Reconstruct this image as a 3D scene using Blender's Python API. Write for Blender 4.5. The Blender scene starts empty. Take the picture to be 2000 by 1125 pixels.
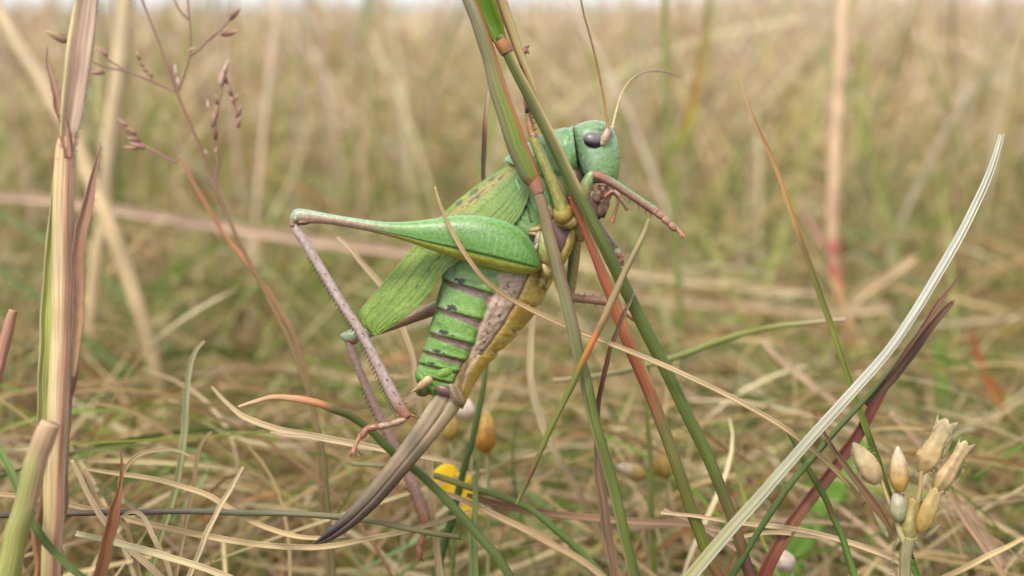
import bpy, math
import numpy as np
from mathutils import Vector

# ------------------------------------------------------------------ camera, sky, sun, exposure
SC = bpy.context.scene
PITCH = math.radians(14.3)
FPX = 2144.0            # focal length in pixels of the 2000 px wide picture
D0 = 0.129              # metres from the lens to the insect
CAM = np.array((0.0, 0.0, 0.20))
FW = np.array((0.0, math.cos(PITCH), -math.sin(PITCH)))
UP = np.array((0.0, math.sin(PITCH), math.cos(PITCH)))
RT = np.array((1.0, 0.0, 0.0))

cd = bpy.data.cameras.new('camera'); cam = bpy.data.objects.new('camera', cd)
SC.collection.objects.link(cam); SC.camera = cam
cam.location = CAM; cam.rotation_euler = (math.pi/2 - PITCH, 0, 0)
cd.sensor_width = 36.0; cd.lens = 36.0*FPX/2000.0
cd.clip_start = 0.005; cd.clip_end = 2000.0
cd.dof.use_dof = True; cd.dof.focus_distance = D0 - 0.003; cd.dof.aperture_fstop = 17.0

SUN_EL, SUN_AZ = math.radians(62), math.radians(212)     # azimuth from +Y, clockwise
W = bpy.data.worlds.new('World'); SC.world = W; W.use_nodes = True
nt = W.node_tree; bg = nt.nodes['Background']
sky = nt.nodes.new('ShaderNodeTexSky'); sky.sky_type = 'NISHITA'; sky.sun_disc = False
sky.sun_elevation = SUN_EL; sky.sun_rotation = SUN_AZ
sky.air_density = 1.0; sky.dust_density = 1.3; sky.ozone_density = 1.0
hs = nt.nodes.new('ShaderNodeHueSaturation'); hs.inputs['Saturation'].default_value = 0.12
nt.links.new(sky.outputs[0], hs.inputs['Color']); nt.links.new(hs.outputs[0], bg.inputs['Color'])
bg.inputs['Strength'].default_value = 0.115
sl = bpy.data.lights.new('sun', 'SUN'); sl.energy = 1.5; sl.angle = math.radians(14); sl.color = (1.0, 0.93, 0.80)
sun = bpy.data.objects.new('sun', sl); SC.collection.objects.link(sun)
sd = Vector((math.sin(SUN_AZ)*math.cos(SUN_EL), math.cos(SUN_AZ)*math.cos(SUN_EL), math.sin(SUN_EL)))
sun.rotation_euler = sd.to_track_quat('Z', 'Y').to_euler()
SC.view_settings.view_transform = 'Standard'; SC.view_settings.look = 'None'
SC.view_settings.exposure = 1.75; SC.view_settings.gamma = 1.0
SC.render.engine = 'CYCLES'; SC.cycles.use_denoising = True
SC.cycles.max_bounces = 6; SC.cycles.transparent_max_bounces = 6

rng = np.random.default_rng(7)

# ------------------------------------------------------------------ helpers
def srgb(c, k=0.47, desat=0.0):
    c = np.asarray(c, float)/255.0
    c = k*np.where(c <= 0.04045, c/12.92, ((c+0.055)/1.055)**2.4)
    return c*(1-desat)+desat*(c@np.array((0.25, 0.65, 0.10)))[..., None]

def P(x, y, D):
    """photograph position (2000 px wide) and distance in metres -> world"""
    x = np.asarray(x, float); y = np.asarray(y, float); D = np.asarray(D, float)
    return CAM + FW*D[..., None] + RT*((x-1000)/FPX*D)[..., None] + UP*((562.5-y)/FPX*D)[..., None]

def body_map(V):
    """insect units (0.06 mm, x right, y down, z away) -> world"""
    V = np.asarray(V, float)
    return P(V[..., 0], V[..., 1], D0*(1+V[..., 2]/FPX))

def sstep(a, b, x):
    t = np.clip((x-a)/(b-a), 0, 1); return t*t*(3-2*t)

def mix(a, b, t):
    t = np.asarray(t)[..., None]; return np.asarray(a)*(1-t)+np.asarray(b)*t

def hsh(ix, iy, s):
    n = np.sin(ix*127.1+iy*311.7+s*74.7)*43758.5453
    return n-np.floor(n)

def noise(x, y, s=0):
    ix, iy = np.floor(x), np.floor(y); fx, fy = x-ix, y-iy
    fx = fx*fx*(3-2*fx); fy = fy*fy*(3-2*fy)
    a, b, c, d = hsh(ix, iy, s), hsh(ix+1, iy, s), hsh(ix, iy+1, s), hsh(ix+1, iy+1, s)
    return (a*(1-fx)+b*fx)*(1-fy)+(c*(1-fx)+d*fx)*fy

def spline(pts, m):
    """Catmull-Rom through the rows of pts; m samples; returns samples, station parameter"""
    p = np.asarray(pts, float); n = len(p)
    u = np.linspace(0, n-1, m); i = np.clip(np.floor(u).astype(int), 0, n-2); t = (u-i)[:, None]
    p0 = np.where((i > 0)[:, None], p[np.maximum(i-1, 0)], 2*p[i]-p[i+1])
    p1, p2 = p[i], p[i+1]
    p3 = np.where((i < n-2)[:, None], p[np.minimum(i+2, n-1)], 2*p[i+1]-p[i])
    return 0.5*((2*p1)+(p2-p0)*t+(2*p0-5*p1+4*p2-p3)*t**2+(3*p1-p0-3*p2+p3)*t**3), u

class MB:
    """collects grids of vertices into one mesh with a colour attribute and a UV map"""
    def __init__(s): s.V = []; s.F = []; s.C = []; s.UV = []; s.n = 0
    def grid(s, V, C, UV=None, closed=True, cap=True):
        m, n = V.shape[:2]
        idx = np.arange(m*n).reshape(m, n)+s.n
        if closed:
            a, b = idx[:-1], np.roll(idx[:-1], -1, 1); c, d = np.roll(idx[1:], -1, 1), idx[1:]
        else:
            a, b, c, d = idx[:-1, :-1], idx[:-1, 1:], idx[1:, 1:], idx[1:, :-1]
        s.F += np.stack([a, b, c, d], -1).reshape(-1, 4).tolist()
        if cap and closed:
            s.F.append(idx[0][::-1].tolist()); s.F.append(idx[-1].tolist())
        s.V.append(V.reshape(-1, 3)); s.C.append(np.broadcast_to(C, V.shape).reshape(-1, 3))
        if UV is None:
            UV = np.stack(np.meshgrid(np.linspace(0, 1, n), np.linspace(0, 1, m)), -1)
        s.UV.append(UV.reshape(-1, 2)); s.n += m*n
    def build(s, name, mat, parent=None, smooth=True, origin=None):
        V = np.concatenate(s.V); C = np.concatenate(s.C); UV = np.concatenate(s.UV)
        if origin is not None: V = V-np.asarray(origin)
        me = bpy.data.meshes.new(name); me.from_pydata(V.tolist(), [], s.F)
        at = me.color_attributes.new('col', 'FLOAT_COLOR', 'POINT')
        at.data.foreach_set('color', np.c_[C, np.ones(len(C))].astype(np.float32).ravel())
        uv = me.uv_layers.new(name='UVMap'); li = np.empty(len(me.loops), np.int32); me.loops.foreach_get('vertex_index', li)
        uv.data.foreach_set('uv', UV[li].astype(np.float32).ravel())
        if smooth: me.polygons.foreach_set('use_smooth', np.ones(len(me.polygons), bool))
        me.materials.append(mat); me.update()
        o = bpy.data.objects.new(name, me); SC.collection.objects.link(o)
        if origin is not None: o.location = origin
        if parent is not None:
            o.parent = parent; o.location = (o.location-parent.location) if origin is not None else -parent.location
        return o

def tag(o, label=None, cat=None, group=None, kind=None):
    if label: o['label'] = label
    if cat: o['category'] = cat
    if group: o['group'] = group
    if kind: o['kind'] = kind
    return o

def empty(name, loc):
    o = bpy.data.objects.new(name, None); o.empty_display_size = 0.005
    SC.collection.objects.link(o); o.location = loc
    return o

# ------------------------------------------------------------------ materials
def colour_material(name, rough=0.5, spec=0.4, trans=0.0, sss=0.0, coat=0.0, streak=None, mottle=None, bump=0.0, bump_scale=3000.0, fibre=0.0):
    m = bpy.data.materials.new(name); m.use_nodes = True; t = m.node_tree; N = t.nodes; L = t.links
    b = N['Principled BSDF']; out = N['Material Output']
    a = N.new('ShaderNodeAttribute'); a.attribute_name = 'col'; col = a.outputs['Color']
    if streak:      # darker and lighter fibres that run along a blade
        uv = N.new('ShaderNodeUVMap'); mp = N.new('ShaderNodeMapping'); mp.inputs['Scale'].default_value = (streak[0], streak[1], 1)
        nz = N.new('ShaderNodeTexNoise'); nz.inputs['Scale'].default_value = 1.0; nz.inputs['Detail'].default_value = 3
        L.new(uv.outputs[0], mp.inputs[0]); L.new(mp.outputs[0], nz.inputs['Vector'])
        mr = N.new('ShaderNodeMapRange'); mr.inputs['From Min'].default_value = 0.3; mr.inputs['From Max'].default_value = 0.7
        mr.inputs['To Min'].default_value = 1-streak[2]; mr.inputs['To Max'].default_value = 1+streak[2]
        L.new(nz.outputs['Fac'], mr.inputs['Value'])
        mx = N.new('ShaderNodeVectorMath'); mx.operation = 'SCALE'; L.new(col, mx.inputs[0]); L.new(mr.outputs[0], mx.inputs['Scale'])
        col = mx.outputs[0]
        if fibre:
            bf = N.new('ShaderNodeBump'); bf.inputs['Strength'].default_value = fibre; bf.inputs['Distance'].default_value = 0.0001
            L.new(nz.outputs['Fac'], bf.inputs['Height']); L.new(bf.outputs[0], b.inputs['Normal'])
    if mottle:
        tc = N.new('ShaderNodeTexCoord'); nz = N.new('ShaderNodeTexNoise'); nz.inputs['Scale'].default_value = mottle[0]; nz.inputs['Detail'].default_value = 5
        L.new(tc.outputs['Object'], nz.inputs['Vector'])
        mr = N.new('ShaderNodeMapRange'); mr.inputs['From Min'].default_value = 0.3; mr.inputs['From Max'].default_value = 0.7
        mr.inputs['To Min'].default_value = 1-mottle[1]; mr.inputs['To Max'].default_value = 1+mottle[1]
        L.new(nz.outputs['Fac'], mr.inputs['Value'])
        mx = N.new('ShaderNodeVectorMath'); mx.operation = 'SCALE'; L.new(col, mx.inputs[0]); L.new(mr.outputs[0], mx.inputs['Scale'])
        col = mx.outputs[0]
    if bump:
        tc = N.new('ShaderNodeTexCoord'); nb = N.new('ShaderNodeTexNoise'); nb.inputs['Scale'].default_value = bump_scale; nb.inputs['Detail'].default_value = 3
        L.new(tc.outputs['Object'], nb.inputs['Vector'])
        bp = N.new('ShaderNodeBump'); bp.inputs['Strength'].default_value = bump; bp.inputs['Distance'].default_value = 0.0001
        L.new(nb.outputs['Fac'], bp.inputs['Height']); L.new(bp.outputs[0], b.inputs['Normal'])
    L.new(col, b.inputs['Base Color'])
    b.inputs['Roughness'].default_value = rough; b.inputs['Specular IOR Level'].default_value = spec
    b.inputs['Coat Weight'].default_value = coat; b.inputs['Coat Roughness'].default_value = 0.15
    if sss:
        b.inputs['Subsurface Weight'].default_value = sss; b.inputs['Subsurface Radius'].default_value = (1.0, 0.8, 0.3); b.inputs['Subsurface Scale'].default_value = 0.0006
    if trans:
        tr = N.new('ShaderNodeBsdfTranslucent'); L.new(col, tr.inputs['Color'])
        ms = N.new('ShaderNodeMixShader'); ms.inputs[0].default_value = trans
        L.new(b.outputs[0], ms.inputs[1]); L.new(tr.outputs[0], ms.inputs[2]); L.new(ms.outputs[0], out.inputs['Surface'])
    return m

M_BODY = colour_material('cuticle', rough=0.4, spec=0.45, mottle=(2200, 0.22), bump=0.45, bump_scale=3200)
M_LEG = colour_material('leg_cuticle', rough=0.4, spec=0.45, mottle=(2400, 0.24), bump=0.4, bump_scale=4000)
M_WING = colour_material('wing_membrane', rough=0.45, spec=0.4, trans=0.25, mottle=(2600, 0.18), bump=0.35, bump_scale=4500)
M_EYE = colour_material('compound_eye', rough=0.38, spec=0.4, coat=0.12, bump=0.35, bump_scale=9000)
M_OVI = colour_material('ovipositor_cuticle', rough=0.3, spec=0.5, mottle=(700, 0.1), bump=0.1)
M_STEM = colour_material('grass_stem', rough=0.5, spec=0.35, trans=0.08, streak=(30, 0.10, 0.34), fibre=0.8)
M_BLADE = colour_material('grass_blade', rough=0.55, spec=0.3, trans=0.25, streak=(16, 0.10, 0.32), fibre=0.7)
M_SILVER = colour_material('bleached_blade', rough=0.36, spec=0.5, streak=(18, 0.06, 0.22), fibre=0.5)
M_SEED = colour_material('seed_husk', rough=0.6, spec=0.25, trans=0.25, mottle=(1200, 0.22), bump=0.4, bump_scale=2500)
M_PETAL = colour_material('petal', rough=0.5, spec=0.25, trans=0.3, mottle=(500, 0.08))
M_MEADOW = colour_material('meadow_blade', rough=0.6, spec=0.25, trans=0.28)

# ------------------------------------------------------------------ ground
def make_ground():
    n = 60
    r = np.concatenate([[0.0], np.geomspace(0.05, 1500, n-1)]); a = np.linspace(0, 2*math.pi, 72, endpoint=False)
    V = np.stack([r[:, None]*np.cos(a), r[:, None]*np.sin(a), 0*r[:, None]*a], -1)
    V[..., 2] += np.where(r[:, None] > 0.04, (noise(V[..., 0]*6, V[..., 1]*6, 3)-0.5)*0.02, 0)
    g = MB(); g.grid(V, srgb((118, 98, 66)), cap=False)
    m = bpy.data.materials.new('thatch_soil'); m.use_nodes = True; t = m.node_tree; N = t.nodes; L = t.links
    b = N['Principled BSDF']; tc = N.new('ShaderNodeTexCoord'); nz = N.new('ShaderNodeTexNoise'); nz.inputs['Scale'].default_value = 14; nz.inputs['Detail'].default_value = 8
    cr = N.new('ShaderNodeValToRGB'); e = cr.color_ramp.elements
    e[0].position = 0.35; e[0].color = (*srgb((62, 58, 34)), 1); e[1].position = 0.68; e[1].color = (*srgb((170, 140, 98)), 1)
    x = e.new(0.5); x.color = (*srgb((104, 104, 56)), 1)
    L.new(tc.outputs['Object'], nz.inputs['Vector']); L.new(nz.outputs['Fac'], cr.inputs['Fac']); L.new(cr.outputs[0], b.inputs['Base Color'])
    bp = N.new('ShaderNodeBump'); bp.inputs['Strength'].default_value = 0.8; bp.inputs['Distance'].default_value = 0.01
    L.new(nz.outputs['Fac'], bp.inputs['Height']); L.new(bp.outputs[0], b.inputs['Normal'])
    b.inputs['Roughness'].default_value = 0.95
    o = g.build('ground', m); tag(o, kind='structure')
make_ground()

# ------------------------------------------------------------------ meadow that nobody could count
TAN = [(214, 192, 146), (204, 176, 126), (192, 164, 118), (198, 170, 140), (224, 206, 166), (176, 146, 100)]
GRN = [(108, 140, 60), (128, 152, 62), (150, 160, 70), (128, 152, 100), (92, 120, 50), (142, 166, 78)]
RED = [(156, 112, 74), (184, 130, 84), (134, 100, 64)]
PINK = [(212, 186, 164), (200, 168, 148), (220, 200, 178)]
OLIVE = [(150, 146, 70), (166, 150, 78), (134, 134, 66)]

def pick(n, fr, pos=None, cell=0.03, follow=0.75, k=0.66):
    """fr = list of (palette, share); with pos, neighbours in one tuft mostly share a colour"""
    pal = np.array([c for p, _ in fr for c in p], float); w = np.array([s/len(p) for p, s in fr for _ in p]); cw = np.cumsum(w/w.sum())
    r = rng.random(n); br = rng.uniform(0.75, 1.12, n)
    if pos is not None:
        x, y = pos; sz = cell*np.maximum(y, 0.25)/0.5
        lv = np.exp(np.round(np.log(sz)*1.2)/1.2)
        jx, jy = x+rng.normal(0, 0.18, n)*lv, y+rng.normal(0, 0.3, n)*lv
        hx, hy = np.floor(jx/lv), np.floor(jy/(lv*2.2))
        fol = rng.random(n) < follow
        r = np.where(fol, hsh(hx, hy, 1.0), r); br = np.where(fol, br*(0.72+0.5*hsh(hx, hy, 2.0)), br)
    return srgb(pal[np.minimum(np.searchsorted(cw, r), len(pal)-1)], k)*br[:, None]

def ribbons(name, label, path, width, col, tipcol=None, fold=0.25, mat=M_MEADOW, cat='grass'):
    """path (n, k, 3), width (n, k): many thin folded blades as one mesh"""
    n, k = path.shape[:2]
    T = np.gradient(path, axis=1); T /= np.linalg.norm(T, axis=2, keepdims=True)+1e-12
    ang = rng.uniform(0, 2*math.pi, n); H = np.stack([np.cos(ang), np.sin(ang), 0*ang], -1)[:, None, :]
    B = np.cross(T, H); B /= np.linalg.norm(B, axis=2, keepdims=True)+1e-9
    Nn = np.cross(B, T)
    w = width[..., None]/2
    V = np.stack([path-B*w+Nn*w*fold, path, path+B*w+Nn*w*fold], 2)
    idx = np.arange(n*k*3).reshape(n, k, 3)
    q = np.stack([idx[:, :-1, :-1], idx[:, :-1, 1:], idx[:, 1:, 1:], idx[:, 1:, :-1]], -1).reshape(-1, 4)
    V = V.reshape(-1, 3)
    me = bpy.data.meshes.new(name)
    me.vertices.add(len(V)); me.vertices.foreach_set('co', V.astype(np.float32).ravel())
    me.loops.add(q.size); me.loops.foreach_set('vertex_index', q.astype(np.int32).ravel())
    me.polygons.add(len(q)); me.polygons.foreach_set('loop_start', np.arange(0, q.size, 4, dtype=np.int32))
    me.polygons.foreach_set('use_smooth', np.ones(len(q), bool))
    me.update(calc_edges=True)
    t = np.linspace(0, 1, k)[None, :, None]
    C = col[:, None, :]*(1-t)+(col if tipcol is None else tipcol)[:, None, :]*t
    C = np.repeat(C[:, :, None, :], 3, 2).reshape(-1, 3)
    at = me.color_attributes.new('col', 'FLOAT_COLOR', 'POINT')
    at.data.foreach_set('color', np.c_[C, np.ones(len(C))].astype(np.float32).ravel())
    me.materials.append(mat)
    o = bpy.data.objects.new(name, me); SC.collection.objects.link(o)
    return tag(o, label, cat, kind='stuff')

def roots(n, d0, d1, spread=0.62):
    D = np.exp(rng.uniform(math.log(d0), math.log(d1), n))
    x = rng.uniform(-1, 1, n)*(spread*D+0.05)
    return x, D

def upright(x, y, h, w, lean, k=7, tip=0.15, curl=0.5):
    n = len(x); t = np.linspace(0, 1, k)[None, :]
    a = rng.uniform(0, 2*math.pi, n); l = lean*h*rng.uniform(0.2, 1.0, n)
    s = t**(1.3+rng.uniform(0, 1.2, (n, 1)))
    px = x[:, None]+np.cos(a)[:, None]*l[:, None]*s
    py = y[:, None]+np.sin(a)[:, None]*l[:, None]*s*0.8
    droop = rng.uniform(0, curl, (n, 1))
    pz = h[:, None]*(t-droop*np.maximum(t-0.55, 0)**2*1.6)
    wd = w[:, None]*(tip+(1-tip)*np.sqrt(np.clip(1-t**2.2, 0, 1)))
    return np.stack([px, py, pz], -1), wd

def strands(n, d0, d1, z0, z1, length, k=9):
    """curled dry leaves lying in the thatch"""
    x, D = roots(n, d0, d1); z = rng.uniform(z0, z1, n)
    a = rng.uniform(0, 2*math.pi, n); kap = rng.normal(0, 1.3, n); L = length*rng.uniform(0.4, 1.4, n)
    el = rng.normal(0.12, 0.38, n); kv = rng.normal(-0.7, 0.8, n)
    t = np.linspace(0, 1, k); ds = L/(k-1)
    pts = np.zeros((n, k, 3)); pts[:, 0] = np.stack([x, D, z], -1)
    for i in range(1, k):
        th = a+kap*t[i]; e = el+kv*t[i]
        d = np.stack([np.cos(th)*np.cos(e), np.sin(th)*np.cos(e), np.sin(e)], -1)
        pts[:, i] = pts[:, i-1]+d*ds[:, None]
    pts[..., 2] = np.maximum(pts[..., 2], 0.004)
    return pts, t

def keep_clear(pts, lim, near=0.165):
    """no loose blade grows between the lens and the insect, or rises into the frame close behind it"""
    d = (pts-CAM)@FW; u = (pts-CAM)@UP; yy = 562.5-FPX*u/np.maximum(d, 1e-3)
    xx = 1000+FPX*(pts[..., 0]-CAM[0])/np.maximum(d, 1e-3)
    infr = (d > 0) & (yy < 1200) & (xx > -80) & (xx < 2080)
    top = 640+140*np.clip((0.26-d)/0.1, 0, 1)+rng.normal(0, 60, len(pts))[:, None]
    bad = (infr & (d < near)).any(1) | (infr & (d < lim) & (yy < top)).any(1)
    return ~bad

def tufts(n, per, d0, d1, fr, k, jit=0.010, lo=0.62, hi=1.28):
    """roots gathered in tufts; the blades of one tuft share a colour and a lean"""
    m = n//per; cx, cD = roots(m, d0, d1); i = np.repeat(np.arange(m), per); n = len(i)
    sp = jit*(0.5+cD[i]*1.2)
    x, D = cx[i]+rng.normal(0, 1, n)*sp, np.maximum(cD[i]+rng.normal(0, 1, n)*sp, d0)
    c = pick(m, fr, k=k)*rng.uniform(lo, hi, (m, 1))
    c = c[i]*rng.uniform(0.85, 1.15, (n, 1))
    odd = rng.random(n) < 0.12; c[odd] = pick(int(odd.sum()), fr, k=k)
    return x, D, c, rng.uniform(0.65, 1.3, m)[i]

def make_meadow():
    # near tangle
    x, D, c, hf = tufts(10000, 7, 0.17, 0.8, [(TAN, 0.22), (GRN, 0.62), (OLIVE, 0.08), (RED, 0.08)], 0.80, 0.006, 0.5, 1.35)
    n = len(x); h = rng.uniform(0.05, 0.135, n)*hf; w = rng.uniform(0.0006, 0.0018, n)
    p, wd = upright(x, D, h, w, 0.8, k=8)
    ok = keep_clear(p, 0.30)
    ribbons('low_grass', 'low tangle of fine green and straw coloured grass blades just behind the insect', p[ok], wd[ok], c[ok], (c*0.65+0.35*srgb(TAN[1], 0.74))[ok])
    n = 8500; p, t = strands(n, 0.18, 0.9, 0.01, 0.115, 0.08)
    w = rng.uniform(0.0005, 0.0017, n)[:, None]*(0.25+0.75*np.sin(math.pi*np.clip(t*0.9+0.1, 0, 1)))[None, :]
    ok = keep_clear(p, 0.34); c = pick(n, [(TAN, 0.52), (GRN, 0.32), (PINK, 0.06), (RED, 0.10)], (p[:, 0, 0], p[:, 0, 1]), 0.02, 0.4)
    ribbons('dry_thatch', 'curled straw coloured dead leaves tangled between the grass roots', p[ok], w[ok], c[ok])
    n = 4200; p, t = strands(n, 0.15, 0.30, 0.05, 0.145, 0.055, k=12)
    w = rng.uniform(0.0003, 0.0009, n)[:, None]*(0.25+0.75*np.sin(math.pi*np.clip(t*0.9+0.1, 0, 1)))[None, :]
    ok = keep_clear(p, 0.34, 0.138); c = pick(n, [(TAN, 0.66), (GRN, 0.22), (RED, 0.12)], k=0.64)
    ribbons('fine_straw', 'fine sharp straws and thin green blades crossing under the insect', p[ok], w[ok], c[ok])
    # middle distance
    x, D, c, hf = tufts(26000, 16, 0.6, 3.5, [(TAN, 0.34), (PINK, 0.08), (GRN, 0.30), (OLIVE, 0.21), (RED, 0.07)], 0.84, 0.012, 0.6, 1.35)
    n = len(x); h = np.clip(rng.normal(0.12, 0.02, n)*hf, 0.04, 0.19); w = rng.uniform(0.0014, 0.0034, n)*(0.6+0.4*D)
    p, wd = upright(x, D, h, w, 0.7, k=6)
    ribbons('meadow_grass', 'blurred mixed green and tan meadow grass in the middle distance', p, wd, c, c*0.7+0.3*srgb(TAN[0], 0.8))
    n = 7000; p, t = strands(n, 0.7, 3.0, 0.02, 0.13, 0.16, k=7)
    w = rng.uniform(0.001, 0.003, n)[:, None]*np.ones(7)[None, :]
    ribbons('fallen_straw', 'fallen straw lying across the meadow grass in the middle distance', p, w, pick(n, [(TAN, 0.7), (PINK, 0.2), (RED, 0.1)], k=0.7))
    # far meadow with pale flowering heads
    x, D, c, hf = tufts(34000, 14, 3.2, 60.0, [(TAN, 0.42), (PINK, 0.34), (GRN, 0.14), (OLIVE, 0.07), (RED, 0.03)], 0.86, 0.02, 0.75, 1.2)
    n = len(x); und = 0.84+0.6*(noise(x/D*6, D*0+2, 9)-0.5)+0.75*sstep(0.0, 0.3, x/D)
    h = np.clip(rng.normal(0.15, 0.02, n)*hf, 0.06, 0.22)*np.minimum(und, 1.5); w = rng.uniform(0.003, 0.006, n)*(0.5+0.5*D**0.7)
    p, wd = upright(x, D, h, w, 0.5, k=5, tip=0.4)
    ribbons('far_meadow', 'pale pinkish tan meadow fading to the horizon', p, wd, c, c*0.55+0.45*srgb(PINK[2], 0.9))
    # stalks standing above the blades
    def stalks(name, label, n, d0, d1, h0, h1, wf, heads):
        x, D = roots(n, d0, d1); h = rng.uniform(h0, h1, n); w = np.full(n, 0.0013)*(0.7+0.5*D)*wf
        p, wd = upright(x, D, h, w, 0.35, k=7, tip=0.7, curl=0.3)
        ribbons(name, label, p, wd, pick(n, [(TAN, 0.5), (PINK, 0.25), (GRN, 0.25), (RED, 0.05)], k=0.66))
        if not heads: return
        q = []; tp = p[:, -1]
        for j in range(9):
            b = tp+np.stack([rng.normal(0, 0.006, n), rng.normal(0, 0.006, n), -rng.uniform(0, 0.07, n)], -1)
            d = np.stack([rng.normal(0, 0.5, n), rng.normal(0, 0.5, n), np.ones(n)], -1)*0.009
            q.append(b[:, None, :]+d[:, None, :]*np.linspace(0, 1, 4)[None, :, None])
        q = np.concatenate(q); w = np.array([0.3, 1, 0.9, 0.1])[None, :]*0.0022*np.ones((len(q), 1))
        ribbons('seed_head_haze', 'pinkish seed heads of the distant flowering grass', q, w, pick(len(q), [(PINK, 0.8), (RED, 0.2)], k=0.85))
    stalks('flowering_stalks', 'thin flowering stalks standing above the blurred meadow', 1300, 0.8, 7.0, 0.14, 0.24, 1.0, True)
    stalks('blurred_stalks', 'soft upright stalks standing in the meadow a little behind the insect', 480, 0.42, 1.6, 0.13, 0.26, 1.7, False)
make_meadow()

# ------------------------------------------------------------------ the insect
TWO_PI = 2*math.pi
def loft(mb, st, m, n, col, disp=None, e=1.0, close=0.02):
    """rings through stations (ax, ay, az, bx, by, bz, half depth); ring angle 0 at a, pi at b, the near side between"""
    S, u = spline(st, m); ph = np.linspace(0, TWO_PI, n, endpoint=False)
    a, b, w = S[:, 0:3], S[:, 3:6], np.maximum(S[:, 6], 0.3)
    c = (a+b)/2; h = (a-b)/2
    ca, sa = np.cos(ph), np.sin(ph)
    ce = np.sign(ca)*np.abs(ca)**e; se = np.sign(sa)*np.abs(sa)**e
    off = h[:, None, :]*ce[None, :, None]; off[..., 2] -= w[:, None]*se[None, :]
    U = np.broadcast_to(u[:, None], (m, n)); PH = np.broadcast_to(ph[None, :], (m, n))
    if disp is not None:
        d = disp(U, PH); off = off*(1+d/(np.linalg.norm(off, axis=2)+1e-6))[..., None]
    V = c[:, None, :]+off
    C = col(U, PH, V) if callable(col) else np.broadcast_to(col, V.shape)
    mb.grid(body_map(V), C)

def limb(mb, pts, m, n, col, flat=1.0, disp=None):
    """tapered limb through (x, y, z, radius)"""
    S, u = spline(pts, m); c = S[:, :3]; r = np.maximum(S[:, 3], 0.4)
    T = np.gradient(c, axis=0); T /= np.linalg.norm(T, axis=1, keepdims=True)
    B = np.cross(T, (0, 0, 1.0)); B /= np.linalg.norm(B, axis=1, keepdims=True)+1e-9; N = np.cross(B, T)
    ph = np.linspace(0, TWO_PI, n, endpoint=False)
    U = np.broadcast_to(u[:, None], (m, n)); PH = np.broadcast_to(ph[None, :], (m, n))
    rr = r[:, None]*np.ones((1, n))
    if disp is not None: rr = rr+disp(U, PH)
    V = c[:, None, :]+rr[..., None]*(B[:, None, :]*np.cos(ph)[None, :, None]+flat*N[:, None, :]*np.sin(ph)[None, :, None])
    C = col(U, PH, V) if callable(col) else np.broadcast_to(col, V.shape)
    mb.grid(body_map(V), C)

def blob(mb, c, r, ang, col, m=20, n=24, e=1.0):
    th = np.linspace(0.02, math.pi-0.02, m); ph = np.linspace(0, TWO_PI, n, endpoint=False)
    x = np.cos(th)[:, None]*np.ones(n)*r[0]; y = (np.sin(th)**e)[:, None]*np.cos(ph)*r[1]; z = (np.sin(th)**e)[:, None]*np.sin(ph)*r[2]
    ca, sa = math.cos(math.radians(ang)), math.sin(math.radians(ang))
    V = np.stack([c[0]+x*ca-y*sa, c[1]+x*sa+y*ca, c[2]+z], -1)
    C = col(x/r[0], y/r[1], V) if callable(col) else np.broadcast_to(col, V.shape)
    mb.grid(body_map(V), C)

def spike(mb, p, d, length, r, col):
    p = np.asarray(p, float); d = np.asarray(d, float); d = d/np.linalg.norm(d)
    s = np.cross(d, (0.3, 0.2, 1.0)); s /= np.linalg.norm(s); t = np.cross(d, s)
    V = []
    for k, rr in ((-0.15, r), (0.5, r*0.6), (1.0, r*0.08)):
        V.append([p+d*length*k+rr*(s*math.cos(a)+t*math.sin(a)) for a in np.linspace(0, TWO_PI, 5, endpoint=False)])
    mb.grid(body_map(np.array(V)), np.asarray(col))

def st2(rows):
    """(ax, ay, bx, by, hw[, zc]) -> full stations"""
    return [(r[0], r[1], (r[5] if len(r) > 5 else 0), r[2], r[3], (r[5] if len(r) > 5 else 0), r[4]) for r in rows]

CRICKET = empty('bush_cricket', body_map(np.array((985, 560, 0.0))))
tag(CRICKET, 'large green bush cricket with sickle-shaped egg-layer climbing the grass stems', 'insect')

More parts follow.
